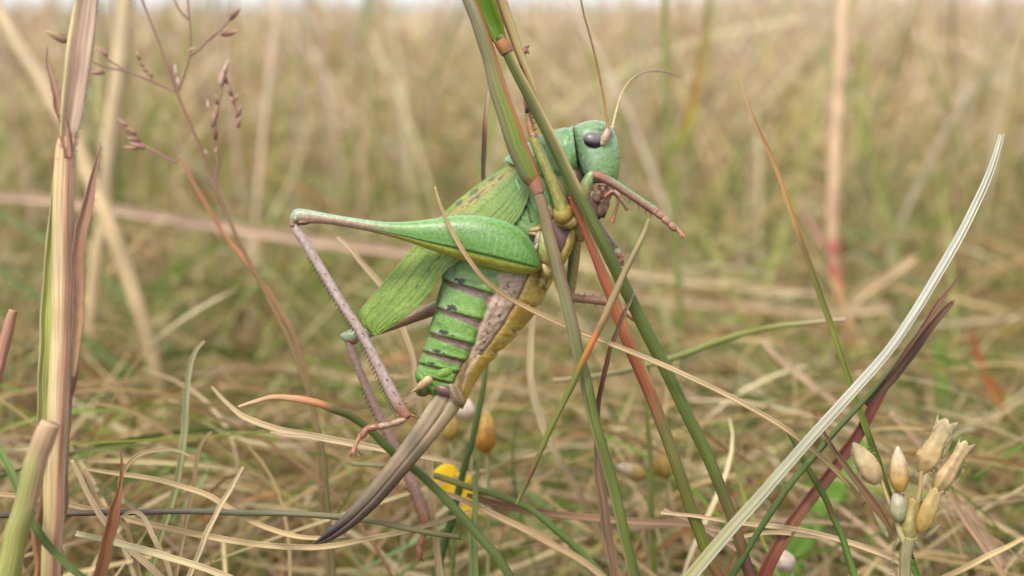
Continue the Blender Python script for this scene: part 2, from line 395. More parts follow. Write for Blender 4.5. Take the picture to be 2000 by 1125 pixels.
def make_body():
    mb = MB()
    # abdomen -------------------------------------------------------
    ab = st2([(985, 380, 1110, 470, 60), (915, 440, 1098, 515, 68), (874, 505, 1076, 556, 74), (863, 545, 1054, 598, 75), (852, 590, 1024, 638, 72),
              (842, 630, 992, 672, 66), (830, 670, 962, 702, 58), (820, 700, 937, 728, 50), (812, 728, 920, 752, 42), (818, 752, 902, 772, 32)])
    BND = [3.0, 4.22, 5.45, 6.45, 7.3, 8.15]
    g1, g2 = srgb((126, 170, 76)), srgb((134, 172, 110)); band, line = srgb((124, 98, 90)), srgb((52, 40, 32))
    memb, ster, dark = srgb((214, 182, 160)), srgb((240, 206, 112)), srgb((52, 50, 52))
    def green_end(u): return 0.52+0.16*sstep(3.6, 7.0, u)
    def ster_start(u): return 0.77+0.05*sstep(3, 7, u)
    def f_disp(U, PH):
        t = (1-np.cos(PH))/2; near = np.ones_like(t)
        d = np.zeros_like(U); ge = green_end(U); ss = ster_start(U)
        for i, b in enumerate(BND):
            nxt = BND[i+1] if i+1 < len(BND) else b+1
            d += 1.6*np.exp(-((U-b+0.11)/0.14)**2)*sstep(ge+0.06, ge, t) - 1.9*np.exp(-((U-b-0.16)/0.16)**2)*sstep(ge+0.08, ge-0.05, t)
            d += -4.0*np.exp(-((U-b-0.05)/0.10)**2)*sstep(ss+0.06, ss+0.16, t)+1.5*np.exp(-((U-b-0.5)/0.3)**2)*sstep(ss, ss+0.1, t)
        d += -4.5*np.exp(-((t-ge-0.015)/0.018)**2)*sstep(2.2, 3, U) - 4.0*np.exp(-((t-ss)/0.014)**2)
        d += 2.2*np.exp(-((t-ge+0.07)/0.05)**2)*sstep(2.2, 3, U)
        mem = sstep(ge, ge+0.05, t)*sstep(ss+0.02, ss-0.04, t)
        d += mem*(noise(U*5, t*34, 2)-0.5)*3
        d += (noise(U*9, t*30, 4)-0.5)*0.7
        return d
    def f_col(U, PH, V):
        t = (1-np.cos(PH))/2; ge = green_end(U)+0.025*np.sin(U*5.1)+0.02*(noise(U*3, t*3, 8)-0.5); ss = ster_start(U)
        c = mix(g2, g1, sstep(0.04, 0.36, t+0.12*sstep(3, 5, U)))
        c = mix(c, srgb((92, 146, 60)), 0.55*sstep(0.45, 0.8, noise(U*4, t*9, 1)))
        for i, b in enumerate(BND):
            th = (0.17+0.42*t)*(1.0 if i < 4 else 0.35)
            inb = sstep(b-0.02, b+0.03, U)*sstep(b+th+0.05, b+th-0.03, U)
            c = mix(c, mix(band, dark, 0.45*(noise(U*60, t*120, 3) > 0.62)), inb*sstep(0.01, 0.06, t))
            c = mix(c, line, np.exp(-((U-b)/0.03)**2)*0.9*sstep(0.0, 0.03, t))
            # black wart mark with a pale patch beside it
            pale = np.exp(-(((U-b+0.10)/0.10)**2+((t-0.15)/0.06)**2)); c = mix(c, srgb((196, 190, 166)), 0.75*pale*(i < 4))
            k = ((U-b+0.17)/(0.15-0.012*i))**2+((t-(0.19+0.008*i))/0.062)**2+1.5*(noise(U*12, t*110, i)-0.42)
            c = mix(c, dark, sstep(1.15, 0.8, k)*(i < 5))
            k2 = ((U-b+0.13)/0.06)**2+((t-0.33)/0.02)**2; c = mix(c, dark, sstep(1.2, 0.6, k2)*(i in (2, 3)))
            yl = np.exp(-(((U-b+0.3)/0.3)**2+((t-ge+0.05)/0.04)**2)); c = mix(c, srgb((140, 180, 72)), 0.7*yl)
        m = mix(memb, srgb((140, 114, 104)), 0.45*sstep(0.4, 0.8, noise(U*6, t*30, 6)))
        m = mix(m, srgb((206, 184, 158)), 0.6*sstep(0.55, 0.8, noise(U*3.5, t*26, 11)))
        for i in range(12):      # rows of small dark dots
            uu = 2.5+i*0.45; tt = ge+0.10+0.05*(i % 2)
            m = mix(m, srgb((78, 62, 78)), 0.9*sstep(1.3, 0.5, ((U-uu)/0.07)**2+((t-tt)/0.016)**2+0.9*(noise(U*20, t*60, i)-0.5)))
        c = mix(c, m, sstep(ge-0.01, ge+0.025, t)*sstep(1.6, 2.3, U))
        s = mix(ster, srgb((206, 160, 72)), 0.8*sstep(0.45, 0.75, noise(U*5, t*16, 9)))
        for b in [2.1]+BND:
            s = mix(s, srgb((84, 60, 40)), 0.7*sstep(0.9, 0.3, ((U-b-0.1-0.6*(t-0.9))/0.13)**2+((t-0.955)/0.04)**2+0.8*(noise(U*9, t*40, 5)-0.5)))
        c = mix(c, s, sstep(ss-0.01, ss+0.02, t))
        c = mix(c, srgb((86, 62, 48)), 0.8*np.exp(-((t-ss)/0.010)**2))
        return c
    loft(mb, ab, 340, 150, f_col, f_disp, e=0.95)
    # tail end: last plates, flap that holds the egg-layer
    gt = srgb((106, 160, 62)); ge_ = srgb((140, 176, 74))
    def tipc(x, y, V): return mix(gt, srgb((70, 104, 44)), 0.7*sstep(0.5, 0.8, noise(V[..., 0]/7, V[..., 1]/7, 3)))
    blob(mb, (826, 742, -12), (22, 13, 26), 62, tipc)
    blob(mb, (856, 746, -24), (24, 15, 13), 64, tipc)
    blob(mb, (846, 756, -6), (26, 16, 26), 20, tipc)
    blob(mb, (878, 720, -41), (28, 13, 9), -32, lambda x, y, V: mix(ge_, srgb((110, 76, 60)), sstep(0.55, 0.95, x)))
    blob(mb, (826, 762, -12), (13, 15, 18), 80, srgb((92, 112, 52)))
    blob(mb, (868, 762, -22), (24, 14, 20), 20, srgb((128, 98, 92)))
    def plate(x, y, V): return mix(srgb((186, 152, 74)), srgb((120, 88, 52)), sstep(0.5, 0.8, noise(V[..., 0]/5, V[..., 1]/12, 3)))
    def plate2(U, PH, V):
        t = (1-np.cos(PH))/2
        c = mix(srgb((196, 168, 128)), srgb((120, 92, 62)), 0.75*sstep(0.5, 0.75, noise(U*0.8, t*13, 3)))
        return mix(c, srgb((226, 190, 84)), sstep(0.55, 0.8, t))
    loft(mb, st2([(890, 690, 966, 696, 44, -8), (882, 714, 948, 718, 42, -8), (877, 738, 932, 742, 36, -8), (878, 760, 918, 766, 28, -8), (886, 778, 909, 786, 17, -8), (895, 794, 902, 799, 5, -8)]), 50, 50, plate2, lambda U, PH: (noise(U*1.0, PH*9, 3)-0.5)*5)
    blob(mb, (889, 768, -30), (30, 13, 12), 62, lambda x, y, V: mix(srgb((170, 146, 112)), srgb((96, 72, 50)), 0.7*sstep(0.3, 0.7, noise(y*4, x*1.2, 2))))
    # thorax ---------------------------------------------------------
    th = st2([(1092, 268, 1150, 380, 48), (1062, 272, 1136, 418, 58), (1018, 308, 1124, 462, 64), (982, 350, 1112, 500, 68), (948, 398, 1098, 520, 68), (925, 440, 1090, 530, 60)])
    def t_col(U, PH, V):
        t = (1-np.cos(PH))/2
        c = mix(srgb((128, 168, 98)), srgb((112, 156, 74)), noise(U*3, t*6, 4))
        m = mix(srgb((148, 116, 108)), srgb((184, 154, 104)), sstep(0.35, 0.7, noise(U*5, t*12, 7)))
        return mix(c, m, sstep(0.62, 0.7, t+0.05*(noise(U*4, t*2, 3)-0.5)))
    loft(mb, th, 90, 80, t_col, lambda U, PH: (noise(U*7, PH*7, 5)-0.5)*4, e=0.9)
    # side plates of the thorax
    def pl(x, y, V): return mix(srgb((120, 168, 106)), srgb((140, 186, 130)), sstep(0.3, 0.8, noise(V[..., 0]/9, V[..., 1]/9, 2)))
    blob(mb, (1031, 396, -52), (44, 15, 12), 62, pl); blob(mb, (1046, 430, -54), (16, 14, 11), 40, pl)
    blob(mb, (1062, 372, -58), (40, 11, 11), 66, pl); blob(mb, (1075, 350, -56), (34, 11, 10), 66, pl); blob(mb, (1094, 372, -60), (26, 13, 14), 70, srgb((168, 152, 96)))
    for sp_, r_s in (([(1022, 392, -60), (1030, 408, -66), (1038, 434, -67)], 3.0), ([(1046, 352, -58), (1058, 384, -62), (1066, 410, -64)], 3.0)):
        limb(mb, [(*q, r_s) for q in sp_], 24, 8, srgb((104, 96, 72)))
    blob(mb, (1020, 378, -62), (30, 6, 5), 66, srgb((148, 190, 134))); blob(mb, (1040, 392, -63), (32, 7, 5), 64, srgb((140, 186, 120)))
    # folds and hips of the legs
    tanc = lambda x, y, V: mix(srgb((190, 166, 100)), srgb((150, 116, 72)), sstep(0.45, 0.8, noise(V[..., 0]/6, V[..., 1]/6, 8)))
    blob(mb, (1052, 447, -72), (20, 8, 12), -12, tanc); blob(mb, (1050, 458, -74), (18, 6, 10), 8, srgb((176, 150, 112)))
    blob(mb, (1068, 485, -72), (40, 23, 22), 80, lambda x, y, V: mix(srgb((172, 184, 104)), srgb((190, 162, 96)), sstep(-0.1, 0.8, x)))
    blob(mb, (1050, 472, -80), (22, 7, 10), 100, srgb((182, 162, 136))); blob(mb, (1046, 486, -84), (18, 5, 8), 115, srgb((188, 172, 146)))
    blob(mb, (1066, 528, -70), (20, 15, 16), 70, tanc); blob(mb, (1060, 548, -60), (18, 10, 12), 100, tanc)
    blob(mb, (1086, 455, -52), (52, 30, 26), 76, srgb((132, 100, 96)))
    blob(mb, (1106, 480, -54), (46, 13, 18), 110, lambda x, y, V: mix(srgb((196, 172, 88)), srgb((140, 104, 60)), sstep(0.2, 0.9, y)))
    blob(mb, (1100, 418, -82), (23, 20, 18), 75, lambda x, y, V: mix(srgb((190, 164, 76)), srgb((160, 126, 66)), sstep(-0.2, 0.9, x)))
    blob(mb, (1106, 432, -73), (26, 17, 19), 12, tanc); blob(mb, (1076, 414, -74), (14, 6, 8), 70, srgb((172, 150, 116)))
    blob(mb, (1128, 430, -50), (44, 16, 18), 78, srgb((176, 142, 86))); blob(mb, (1098, 392, -66), (34, 10, 12), 66, srgb((172, 154, 98)))
    # pronotum --------------------------------------------------------
    pn = st2([(983, 314, 1046, 340, 52), (987, 308, 1052, 352, 60), (1012, 290, 1070, 366, 66), (1050, 266, 1092, 368, 67), (1088, 253, 1114, 356, 65), (1112, 247, 1126, 342, 62), (1119, 248, 1129, 336, 57)])
    def p_col(U, PH, V):
        t = (1-np.cos(PH))/2
        c = mix(srgb((136, 174, 126)), srgb((122, 168, 96)), sstep(0.1, 0.75, t))
        c = mix(c, srgb((98, 150, 88)), 0.4*sstep(0.5, 0.8, noise(U*3, t*8, 4)))
        c = mix(c, srgb((176, 204, 160)), 0.7*(sstep(5.75, 5.95, U)+sstep(0.35, 0.1, U)+sstep(0.93, 0.985, t)).clip(0, 1))
        return mix(c, srgb((58, 46, 38)), sstep(5.955, 5.985, U))
    loft(mb, pn, 90, 90, p_col, lambda U, PH: (noise(U*4, PH*6, 6)-0.5)*2.5+2.5*np.exp(-((U-5.7)/0.25)**2)-2.5*np.exp(-((U-4.9)/0.3)**2), e=0.8)
    # neck skin, head ---------------------------------------------------
    blob(mb, (1126, 350, -22), (34, 15, 34), 72, srgb((92, 70, 58)))
    hd = st2([(1156, 234.6, 1162, 234.5, 6), (1141, 238, 1178, 237.5, 22), (1127, 243.5, 1190, 244.5, 34), (1119, 253, 1199, 255.5, 45), (1118, 270, 1206, 273, 52), (1121, 290, 1210, 293, 57),
              (1125, 312, 1211, 316, 59), (1132, 335, 1209.5, 339, 57), (1141, 352, 1206, 354, 50), (1149, 368, 1199, 368, 43), (1153, 388, 1193, 392, 36), (1157, 408, 1187, 412, 26), (1164, 424, 1180, 426, 12)])
    def h_col(U, PH, V):
        t = (1-np.cos(PH))/2
        c = mix(srgb((142, 176, 134)), srgb((136, 174, 106)), sstep(0.35, 0.95, t+0.1*(U-6)))
        c = mix(c, srgb((110, 158, 98)), 0.35*sstep(0.5, 0.8, noise(U*2.5, t*7, 12)))
        c = mix(c, srgb((206, 206, 176)), 0.8*sstep(0.045, 0.015, t)*sstep(3, 5, U))
        x, y = V[..., 0], V[..., 1]
        c = mix(c, srgb((110, 120, 110)), 0.6*np.exp(-(((x-1172)/16)**2+((y-262)/12)**2))*(V[..., 2] < 0))
        c = mix(c, srgb((70, 70, 56)), 0.85*np.exp(-(((x-1176)/7)**2+((y-251)/6)**2))*(V[..., 2] < 0))
        c = mix(c, srgb((70, 74, 56)), 0.8*np.exp(-(((x-1195)/6)**2+((y-263)/8)**2))*(V[..., 2] < 0))
        c = mix(c, srgb((206, 216, 150)), 0.8*np.exp(-(((x-1175)/3.2)**2+((y-249)/2.5)**2))*(V[..., 2] < 0))
        low = mix(srgb((214, 182, 152)), srgb((146, 104, 88)), sstep(0.3, 0.7, noise(U*3, t*9, 2)))
        c = mix(c, low, sstep(7.9, 8.25, U+0.35*(t-0.5)))
        return mix(c, srgb((74, 48, 42)), sstep(10.9, 11.7, U))
    loft(mb, hd, 130, 110, h_col, lambda U, PH: -2.5*np.exp(-((U-8.3)/0.12)**2)-1.6*np.exp(-((U-10)/0.12)**2)+(noise(U*5, PH*8, 3)-0.5)*1.0, e=0.88)
    # jaws
    jaw = lambda x, y, V: mix(srgb((150, 106, 90)), srgb((56, 36, 34)), sstep(0.1, 0.9, x))
    blob(mb, (1158, 404, -36), (28, 10, 12), 72, jaw); blob(mb, (1170, 412, -34), (18, 9, 10), 100, jaw); blob(mb, (1163, 388, -42), (9, 8, 8), 0, srgb((190, 140, 116)))
    blob(mb, (1154, 392, -40), (20, 9, 9), 105, srgb((176, 150, 118)))
    o = mb.build('body', M_BODY, CRICKET)
    o['label'] = 'segmented green trunk with black-marked plates, pale head and yellow belly'

def make_eyes_antennae():
    for z, nm in ((-53, 0), (53, 1)):
        mb = MB()
        blob(mb, (1158, 274, z), (19.5, 15, 12), 24, lambda x, y, V: mix(srgb((128, 120, 128)), srgb((48, 42, 50)), sstep(-0.5, 0.6, y+0.5*x)), m=32, n=40)  # grey upper part is the eye's reflection painted into its colour
        o = mb.build('eye', M_EYE, CRICKET)
    amb, brn, pal = srgb((198, 146, 84)), srgb((140, 92, 50)), srgb((206, 176, 146))
    def ac(U, PH, V):
        ring = 0.5+0.5*np.sin(U*70)
        return mix(mix(amb, brn, sstep(1.5, 4.5, U)*0.7), brn, 0.35*ring)
    mb = MB()
    limb(mb, [(1176, 279, -50, 8), (1181, 271, -55, 8.5), (1185, 261, -56, 7), (1188, 252, -55, 4.5)], 20, 14, pal)
    blob(mb, (1177, 277, -52), (11, 9, 9), -40, srgb((210, 186, 150)))
    limb(mb, [(1187, 255, -55, 3.6), (1187, 243, -55, 3.1), (1183, 215, -56, 2.8), (1177, 180, -58, 2.6), (1166, 125, -60, 2.3), (1151, 65, -64, 2.2), (1141, 30, -67, 2.0), (1134, -5, -70, 1.9), (1122, -70, -76, 1.7), (1104, -150, -80, 1.4)], 160, 8, ac)
    mb.build('antenna', M_LEG, CRICKET)
    mb = MB()
    limb(mb, [(1188, 270, 40, 7), (1193, 258, 45, 6.5), (1197, 247, 46, 4.5)], 14, 12, pal)
    limb(mb, [(1196, 252, 46, 3.0), (1199, 237, 50, 2.6), (1205, 212, 60, 2.4), (1215, 182, 76, 2.2), (1229, 160, 100, 2.0), (1246, 146, 135, 1.9), (1268, 139, 185, 1.7), (1296, 140, 240, 1.5), (1330, 152, 300, 1.2)], 120, 8, lambda U, PH, V: mix(srgb((214, 188, 130)), srgb((170, 138, 104)), sstep(2, 6, U)))
    mb.build('antenna', M_LEG, CRICKET)
    for pts in ([(1180, 385, -34, 4), (1196, 374, -38, 4), (1207, 380, -42, 3.6), (1214, 392, -44, 3.4), (1222, 405, -45, 3.2), (1226, 411, -45, 5)],
                [(1176, 392, -30, 4), (1194, 378, -34, 3.6), (1207, 385, -36, 3.6), (1206, 400, -36, 3.0), (1200, 420, -36, 3.2), (1195, 434, -36, 5)],
                [(1178, 400, -20, 3), (1186, 395, -24, 2.6), (1190, 382, -26, 2.4)]):
        mb = MB(); limb(mb, pts, 40, 10, lambda U, PH, V: mix(srgb((196, 140, 116)), srgb((190, 112, 84)), sstep(3.5, 5, U)))
        mb.build('palp', M_LEG, CRICKET)

def make_wings():
    def wing(dz, far):
        sg = 1 if not far else -1
        up = [(1004, 314), (1000, 318), (965, 338), (920, 370), (880, 403), (838, 449), (801, 490), (760, 538), (726, 578), (708, 600), (702, 616), (708, 634), (724, 652)]
        lo = [(1030, 340), (1036, 362), (1024, 408), (992, 452), (945, 482), (898, 508), (866, 534), (836, 578), (806, 608), (778, 630), (758, 643), (744, 651), (732, 656)]
        st = []
        for i, (a, b) in enumerate(zip(up, lo)):
            k = i/(len(up)-1)
            za = -30+16*k if not far else 10-10*k; zb = -74+40*k if not far else 74-40*k
            w = 5-2.5*k
            st.append((a[0], a[1], za+dz, b[0], b[1], zb+dz, w))
        g, gl, v = srgb((146, 178, 72)), srgb((168, 194, 86)), srgb((84, 128, 52))
        def veins(U, PH):
            t = (1-np.cos(PH))/2
            ln = np.zeros_like(U)
            for k0, k1 in ((0.16, 0.02), (0.26, 0.30), (0.40, 0.50), (0.52, 0.62), (0.62, 0.74), (0.72, 0.84), (0.80, 0.90), (0.88, 0.95)):
                tt = k0+(k1-k0)*U/12+0.01*np.sin(U*1.7+k0*30)
                ln = np.maximum(ln, np.exp(-((t-tt)/0.011)**2))
            cr = np.exp(-(np.sin((U*2.3+t*3.0+0.5*noise(U*2, t*8, 3))*math.pi)/0.10)**2)*0.45
            cr2 = np.exp(-(np.sin((U*7-t*5+noise(U*3, t*9, 5))*math.pi)/0.22)**2)*0.25
            return np.maximum(ln, np.maximum(cr, cr2)), t
        def col(U, PH, V):
            ln, t = veins(U, PH)
            c = mix(g, gl, sstep(0.3, 0.8, noise(U*1.5, t*6, 2)))
            c = mix(c, srgb((120, 160, 96)), 0.6*sstep(3.5, 1.0, U))
            c = mix(c, v, 0.85*ln)
            yb = np.exp(-((t-0.20)/0.085)**2)*sstep(5.2, 3.4, U)
            c = mix(c, srgb((204, 178, 92)), 0.9*yb)
            c = mix(c, srgb((70, 62, 50)), 0.85*np.exp(-((t-0.22)/0.045)**2)*sstep(0.52, 0.68, noise(U*6, t*16, 9))*sstep(5, 3.4, U)*sstep(0.9, 1.6, U))
            for uu, tt in ((2.2, 0.10), (3.0, 0.09), (3.7, 0.08), (5.6, 0.60), (6.2, 0.62), (6.9, 0.62)):
                k = ((U-uu)/(0.20 if uu < 5 else 0.11))**2+((t-tt)/(0.05 if uu < 5 else 0.03))**2+1.2*(noise(U*14, t*50, 7)-0.5)
                c = mix(c, srgb((88, 82, 72)), 0.8*sstep(1.1, 0.5, k))
            return c
        mb = MB()
        loft(mb, st, 260, 150, col, lambda U, PH: veins(U, PH)[0]*1.3+(noise(U*3, PH*4, 2)-0.5)*1.2, e=0.75)
        mb.build('wing', M_WING, CRICKET)
    wing(-6, False); wing(4, True)

def make_egg_layer():
    mb = MB()
    up = [(862, 745), (846, 772), (826, 806), (800, 846), (770, 886), (738, 928), (703, 970), (668, 1008), (640, 1034), (622, 1052), (612, 1062)]
    lo = [(916, 768), (905, 788), (880, 822), (848, 862), (814, 902), (778, 944), (741, 985), (702, 1020), (666, 1046), (636, 1060), (613, 1064)]
    wd = [20, 19, 17, 15, 13, 12, 10.5, 9, 7, 4, 1]
    st = [(a[0], a[1], -8, b[0], b[1], -8, w) for a, b, w in zip(up, lo, wd)]
    def gt(U): return 0.50+0.06*sstep(0, 3, U)
    def col(U, PH, V):
        t = (1-np.cos(PH))/2; k = U/10
        c = mix(srgb((196, 172, 138)), srgb((160, 134, 104)), sstep(0.05, 0.55, k))
        c = mix(c, srgb((46, 34, 38)), sstep(0.38, 0.82, k+0.12*(t-0.4)))
        c = mix(c, srgb((120, 108, 84)), 0.55*np.exp(-((t-0.30)/0.1)**2)*sstep(0.9, 0.3, k))
        c = mix(c, srgb((96, 72, 66)), 0.75*sstep(gt(U), gt(U)+0.06, t)*sstep(0.25, 0.5, k))
        c = mix(c, srgb((186, 164, 84)), 0.6*sstep(0.86, 0.97, t)*sstep(0.35, 0.1, k))
        c = mix(c, srgb((40, 28, 28)), 0.9*np.exp(-((t-gt(U))/0.02)**2))
        return mix(c, srgb((70, 52, 50)), 0.5*np.exp(-((t-0.06)/0.03)**2)*sstep(0.2, 0.5, k))
    loft(mb, st, 180, 72, col, lambda U, PH: -4.0*np.exp(-((((1-np.cos(PH))/2)-gt(U))/0.035)**2)*sstep(10, 8, U)+1.5*np.exp(-((((1-np.cos(PH))/2)-0.25)/0.12)**2)*sstep(10, 8, U), e=0.85)
    o = mb.build('ovipositor', M_OVI, CRICKET); o['label'] = 'brown sickle-shaped egg-layer darkening to a black tip'
    for z in (-30, 24):
        mb = MB()
        limb(mb, [(842, 738, z, 9), (834, 744, z-2, 10), (824, 752, z-4, 8), (813, 760, z-5, 4), (802, 767, z-6, 1)], 24, 14, lambda U, PH, V: mix(srgb((214, 176, 122)), srgb((190, 150, 110)), sstep(1, 3.6, U)))
        mb.build('cercus', M_LEG, CRICKET)

def tarsus(mb, pts, r, col, claw):
    for a, b in zip(pts[:-1], pts[1:]):
        a = np.array(a, float); b = np.array(b, float); d = b-a; L = np.linalg.norm(d[:2])
        blob(mb, (a+b)/2+np.array((0, 1.5, 0)), (L*0.68, r*0.86, r*0.95), math.degrees(math.atan2(d[1], d[0])), col, m=12, n=14, e=0.8)
    e = np.array(pts[-1], float)
    for s, c in enumerate(claw):
        e2 = e+np.array(c, float)
        limb(mb, [(*e, r*0.5), (*(e+(e2-e)*0.6), r*0.35), (*e2, 0.6)], 8, 8, mix(np.asarray(col), srgb((80, 50, 36)), np.array(0.4)))

def hind_leg(near):
    mb = MB()
    sp = srgb((66, 44, 34))
    if near:
        up = [(568, 418), (576, 409), (592, 408), (640, 417), (700, 427), (750, 433), (795, 433), (840, 428), (890, 421), (940, 421), (985, 431), (1020, 450), (1042, 478), (1054, 505), (1058, 520)]
        lo = [(566, 426), (569, 440), (592, 437), (640, 438), (700, 448), (750, 459), (795, 472), (840, 488), (890, 505), (940, 520), (985, 531), (1020, 536), (1042, 534), (1054, 528), (1058, 522)]
        wd = [5, 12, 13, 10.5, 11, 12.5, 15, 20, 26, 31, 33, 31, 24, 14, 4]; zs = [-112]*3+[-111, -109, -107, -105, -103, -101, -99, -97, -95, -92, -90, -89]
        st = [(a[0], a[1], z, b[0], b[1], z, w) for a, b, w, z in zip(up, lo, wd, zs)]
        def col(U, PH, V):
            t = (1-np.cos(PH))/2
            c = mix(srgb((112, 164, 74)), srgb((102, 152, 62)), sstep(0.2, 0.7, t))
            c = mix(c, srgb((150, 194, 136)), 0.85*sstep(0.16, 0.02, t))
            c = mix(c, srgb((92, 116, 80)), 0.55*sstep(0.42, 0.58, noise(U*14, t*40, 3))*np.exp(-((t-0.28)/0.14)**2)*sstep(6, 7.5, U))
            ch = np.sin((U*3.1+2.2*np.abs(t-0.42))*math.pi)      # herring-bone muscle lines
            c = mix(c, srgb((158, 204, 130)), 0.85*np.exp(-(ch/0.20)**2)*sstep(0.28, 0.4, t)*sstep(0.70, 0.56, t)*sstep(8.2, 9.6, U)*sstep(13.2, 12, U))
            c = mix(c, srgb((130, 180, 96)), 0.7*np.exp(-((t-0.70)/0.025)**2)*sstep(4, 7, U))
            c = mix(c, srgb((66, 118, 50)), 0.6*np.exp(-((t-0.755)/0.022)**2)*sstep(4, 7, U))
            c = mix(c, srgb((194, 180, 64)), 0.85*sstep(0.77, 0.82, t)*sstep(3.5, 6.5, U))
            c = mix(c, srgb((128, 168, 78)), 0.7*np.exp(-((t-0.90)/0.03)**2)*sstep(5, 7, U))
            c = mix(c, srgb((190, 168, 88)), 0.8*sstep(0.93, 0.98, t)*sstep(5, 8, U))
            dist = sstep(6.4, 3.2, U)
            pink = mix(srgb((172, 196, 162)), srgb((186, 150, 132)), sstep(0.22, 0.45, t))
            pink = mix(pink, srgb((140, 112, 98)), 0.6*np.exp(-((t-0.62)/0.06)**2))
            c = mix(c, pink, dist)
            c = mix(c, srgb((150, 172, 140)), 0.8*sstep(2.2, 1.2, U)*sstep(0.75, 0.5, t))
            return mix(c, srgb((176, 166, 130)), 0.7*sstep(13.3, 14, U))
        loft(mb, st, 240, 84, col, lambda U, PH: -2.2*np.exp(-((((1-np.cos(PH))/2)-0.76)/0.03)**2)*sstep(3, 6, U)+1.2*np.exp(-((((1-np.cos(PH))/2)-0.70)/0.03)**2)*sstep(3, 6, U), e=0.92)
        blob(mb, (577, 428, -112), (10, 8, 15), 70, srgb((150, 150, 116))); blob(mb, (590, 434, -112), (16, 6, 13), 0, srgb((142, 98, 82)))
        blob(mb, (572, 440, -112), (8, 7, 11), 30, srgb((150, 104, 88)))
        path = [(572, 438, -112, 9), (590, 466, -114, 9.5), (615, 506, -118, 9.5), (645, 556, -120, 9.5), (675, 604, -122, 9.5), (705, 650, -122, 10), (732, 700, -120, 10.5), (756, 748, -116, 11.5), (776, 786, -112, 12.5), (795, 815, -108, 11)]
        limb(mb, path, 90, 20, lambda U, PH, V: mix(mix(srgb((206, 182, 176)), srgb((182, 156, 148)), noise(U*2, PH*2, 3)), srgb((176, 120, 92)), sstep(7.2, 9, U)))
        S, u = spline(path, 60)
        for i in range(12, 57):
            T = S[i, :2]-S[i-1, :2]; T /= np.linalg.norm(T); nrm = np.array((T[1], -T[0])); L = 6+5*i/57
            k = nrm*S[i, 3]
            spike(mb, (S[i, 0]-k[0]*0.95, S[i, 1]-k[1]*0.95, S[i, 2]-3), (*(-nrm+0.7*T), -0.25), L, 1.7, sp)
            if i % 3 == 0: spike(mb, (S[i, 0]+k[0]*0.95, S[i, 1]+k[1]*0.95, S[i, 2]), (*(nrm+0.7*T), 0), L*0.85, 1.4, srgb((140, 90, 60)))
            if i % 4 == 1: spike(mb, (S[i, 0]+k[0]*0.2, S[i, 1]+k[1]*0.2, S[i, 2]-S[i, 3]), (*(T*0.8+nrm*0.3), -0.8), L*0.8, 1.3, srgb((120, 76, 56)))
        for dx, dy, L in ((6, 10, 26), (12, 4, 30), (-2, 12, 22), (14, 12, 24), (-10, 4, 18)):
            spike(mb, (790+dx*0.5, 806+dy*0.5, -112), (dx, dy, -3), L, 3.0, srgb((170, 104, 66)))
        tc = srgb((178, 146, 120))
        tarsus(mb, [(790, 818, -112), (762, 828, -116), (738, 832, -118)], 8, tc, [])
        tarsus(mb, [(738, 832, -118), (716, 836, -119), (706, 852, -118)], 8.5, srgb((168, 112, 88)), [])
        limb(mb, [(706, 848, -118, 5), (697, 864, -118, 4), (691, 882, -117, 5), (690, 888, -117, 4)], 16, 10, srgb((196, 140, 106)))
        limb(mb, [(691, 880, -117, 3.5), (685, 886, -120, 2.5), (684, 893, -121, 0.8)], 8, 8, srgb((150, 96, 66)))
        limb(mb, [(692, 882, -116, 3.5), (700, 890, -112, 2.5), (703, 894, -111, 0.8)], 8, 8, srgb((196, 166, 126)))
    else:
        mb_c = lambda U, PH, V: mix(mix(srgb((176, 186, 150)), srgb((178, 134, 110)), sstep(1.2, 4.6, PH)), srgb((150, 166, 130)), sstep(4.2, 5, U))
        limb(mb, [(985, 520, 92, 34), (930, 560, 92, 28), (870, 594, 90, 15), (820, 614, 90, 12), (760, 636, 92, 11), (715, 650, 92, 11), (690, 656, 92, 13), (672, 660, 92, 10), (668, 662, 92, 4)], 80, 22, mb_c)
        blob(mb, (685, 664, 92), (14, 8, 12), 20, srgb((150, 98, 84)))
        path = [(680, 664, 92, 8), (692, 700, 96, 8.5), (715, 755, 104, 8.5), (742, 815, 112, 8.5), (775, 880, 118, 9), (803, 940, 122, 10.5), (822, 985, 124, 11.5), (834, 1024, 124, 10)]
        limb(mb, path, 80, 18, lambda U, PH, V: mix(srgb((172, 138, 128)), srgb((176, 118, 92)), sstep(4.5, 7, U)))
        S, u = spline(path, 50)
        for i in range(14, 48):
            T = S[i, :2]-S[i-1, :2]; T /= np.linalg.norm(T); nrm = np.array((T[1], -T[0])); k = nrm*S[i, 3]
            spike(mb, (S[i, 0]-k[0]*0.95, S[i, 1]-k[1]*0.95, S[i, 2]-3), (*(-nrm+0.7*T), -0.25), 8, 1.6, sp)
        tarsus(mb, [(834, 1028, 122), (826, 1048, 118), (818, 1066, 116), (820, 1088, 114)], 8, srgb((178, 112, 82)), [(-6, 12, -4), (8, 10, 4)])
    mb.build('leg', M_LEG, CRICKET)

def small_spines(mb, path, i0, i1, m, side, L, col, step=2):
    S, u = spline(path, m)
    for i in range(i0, i1, step):
        T = S[i, :2]-S[i-1, :2]; T /= np.linalg.norm(T); nrm = np.array((T[1], -T[0]))*side; k = nrm*S[i, 3]
        spike(mb, (S[i, 0]+k[0]*0.9, S[i, 1]+k[1]*0.9, S[i, 2]-2), (*(nrm+0.5*T), -0.2), L, 1.5, col)

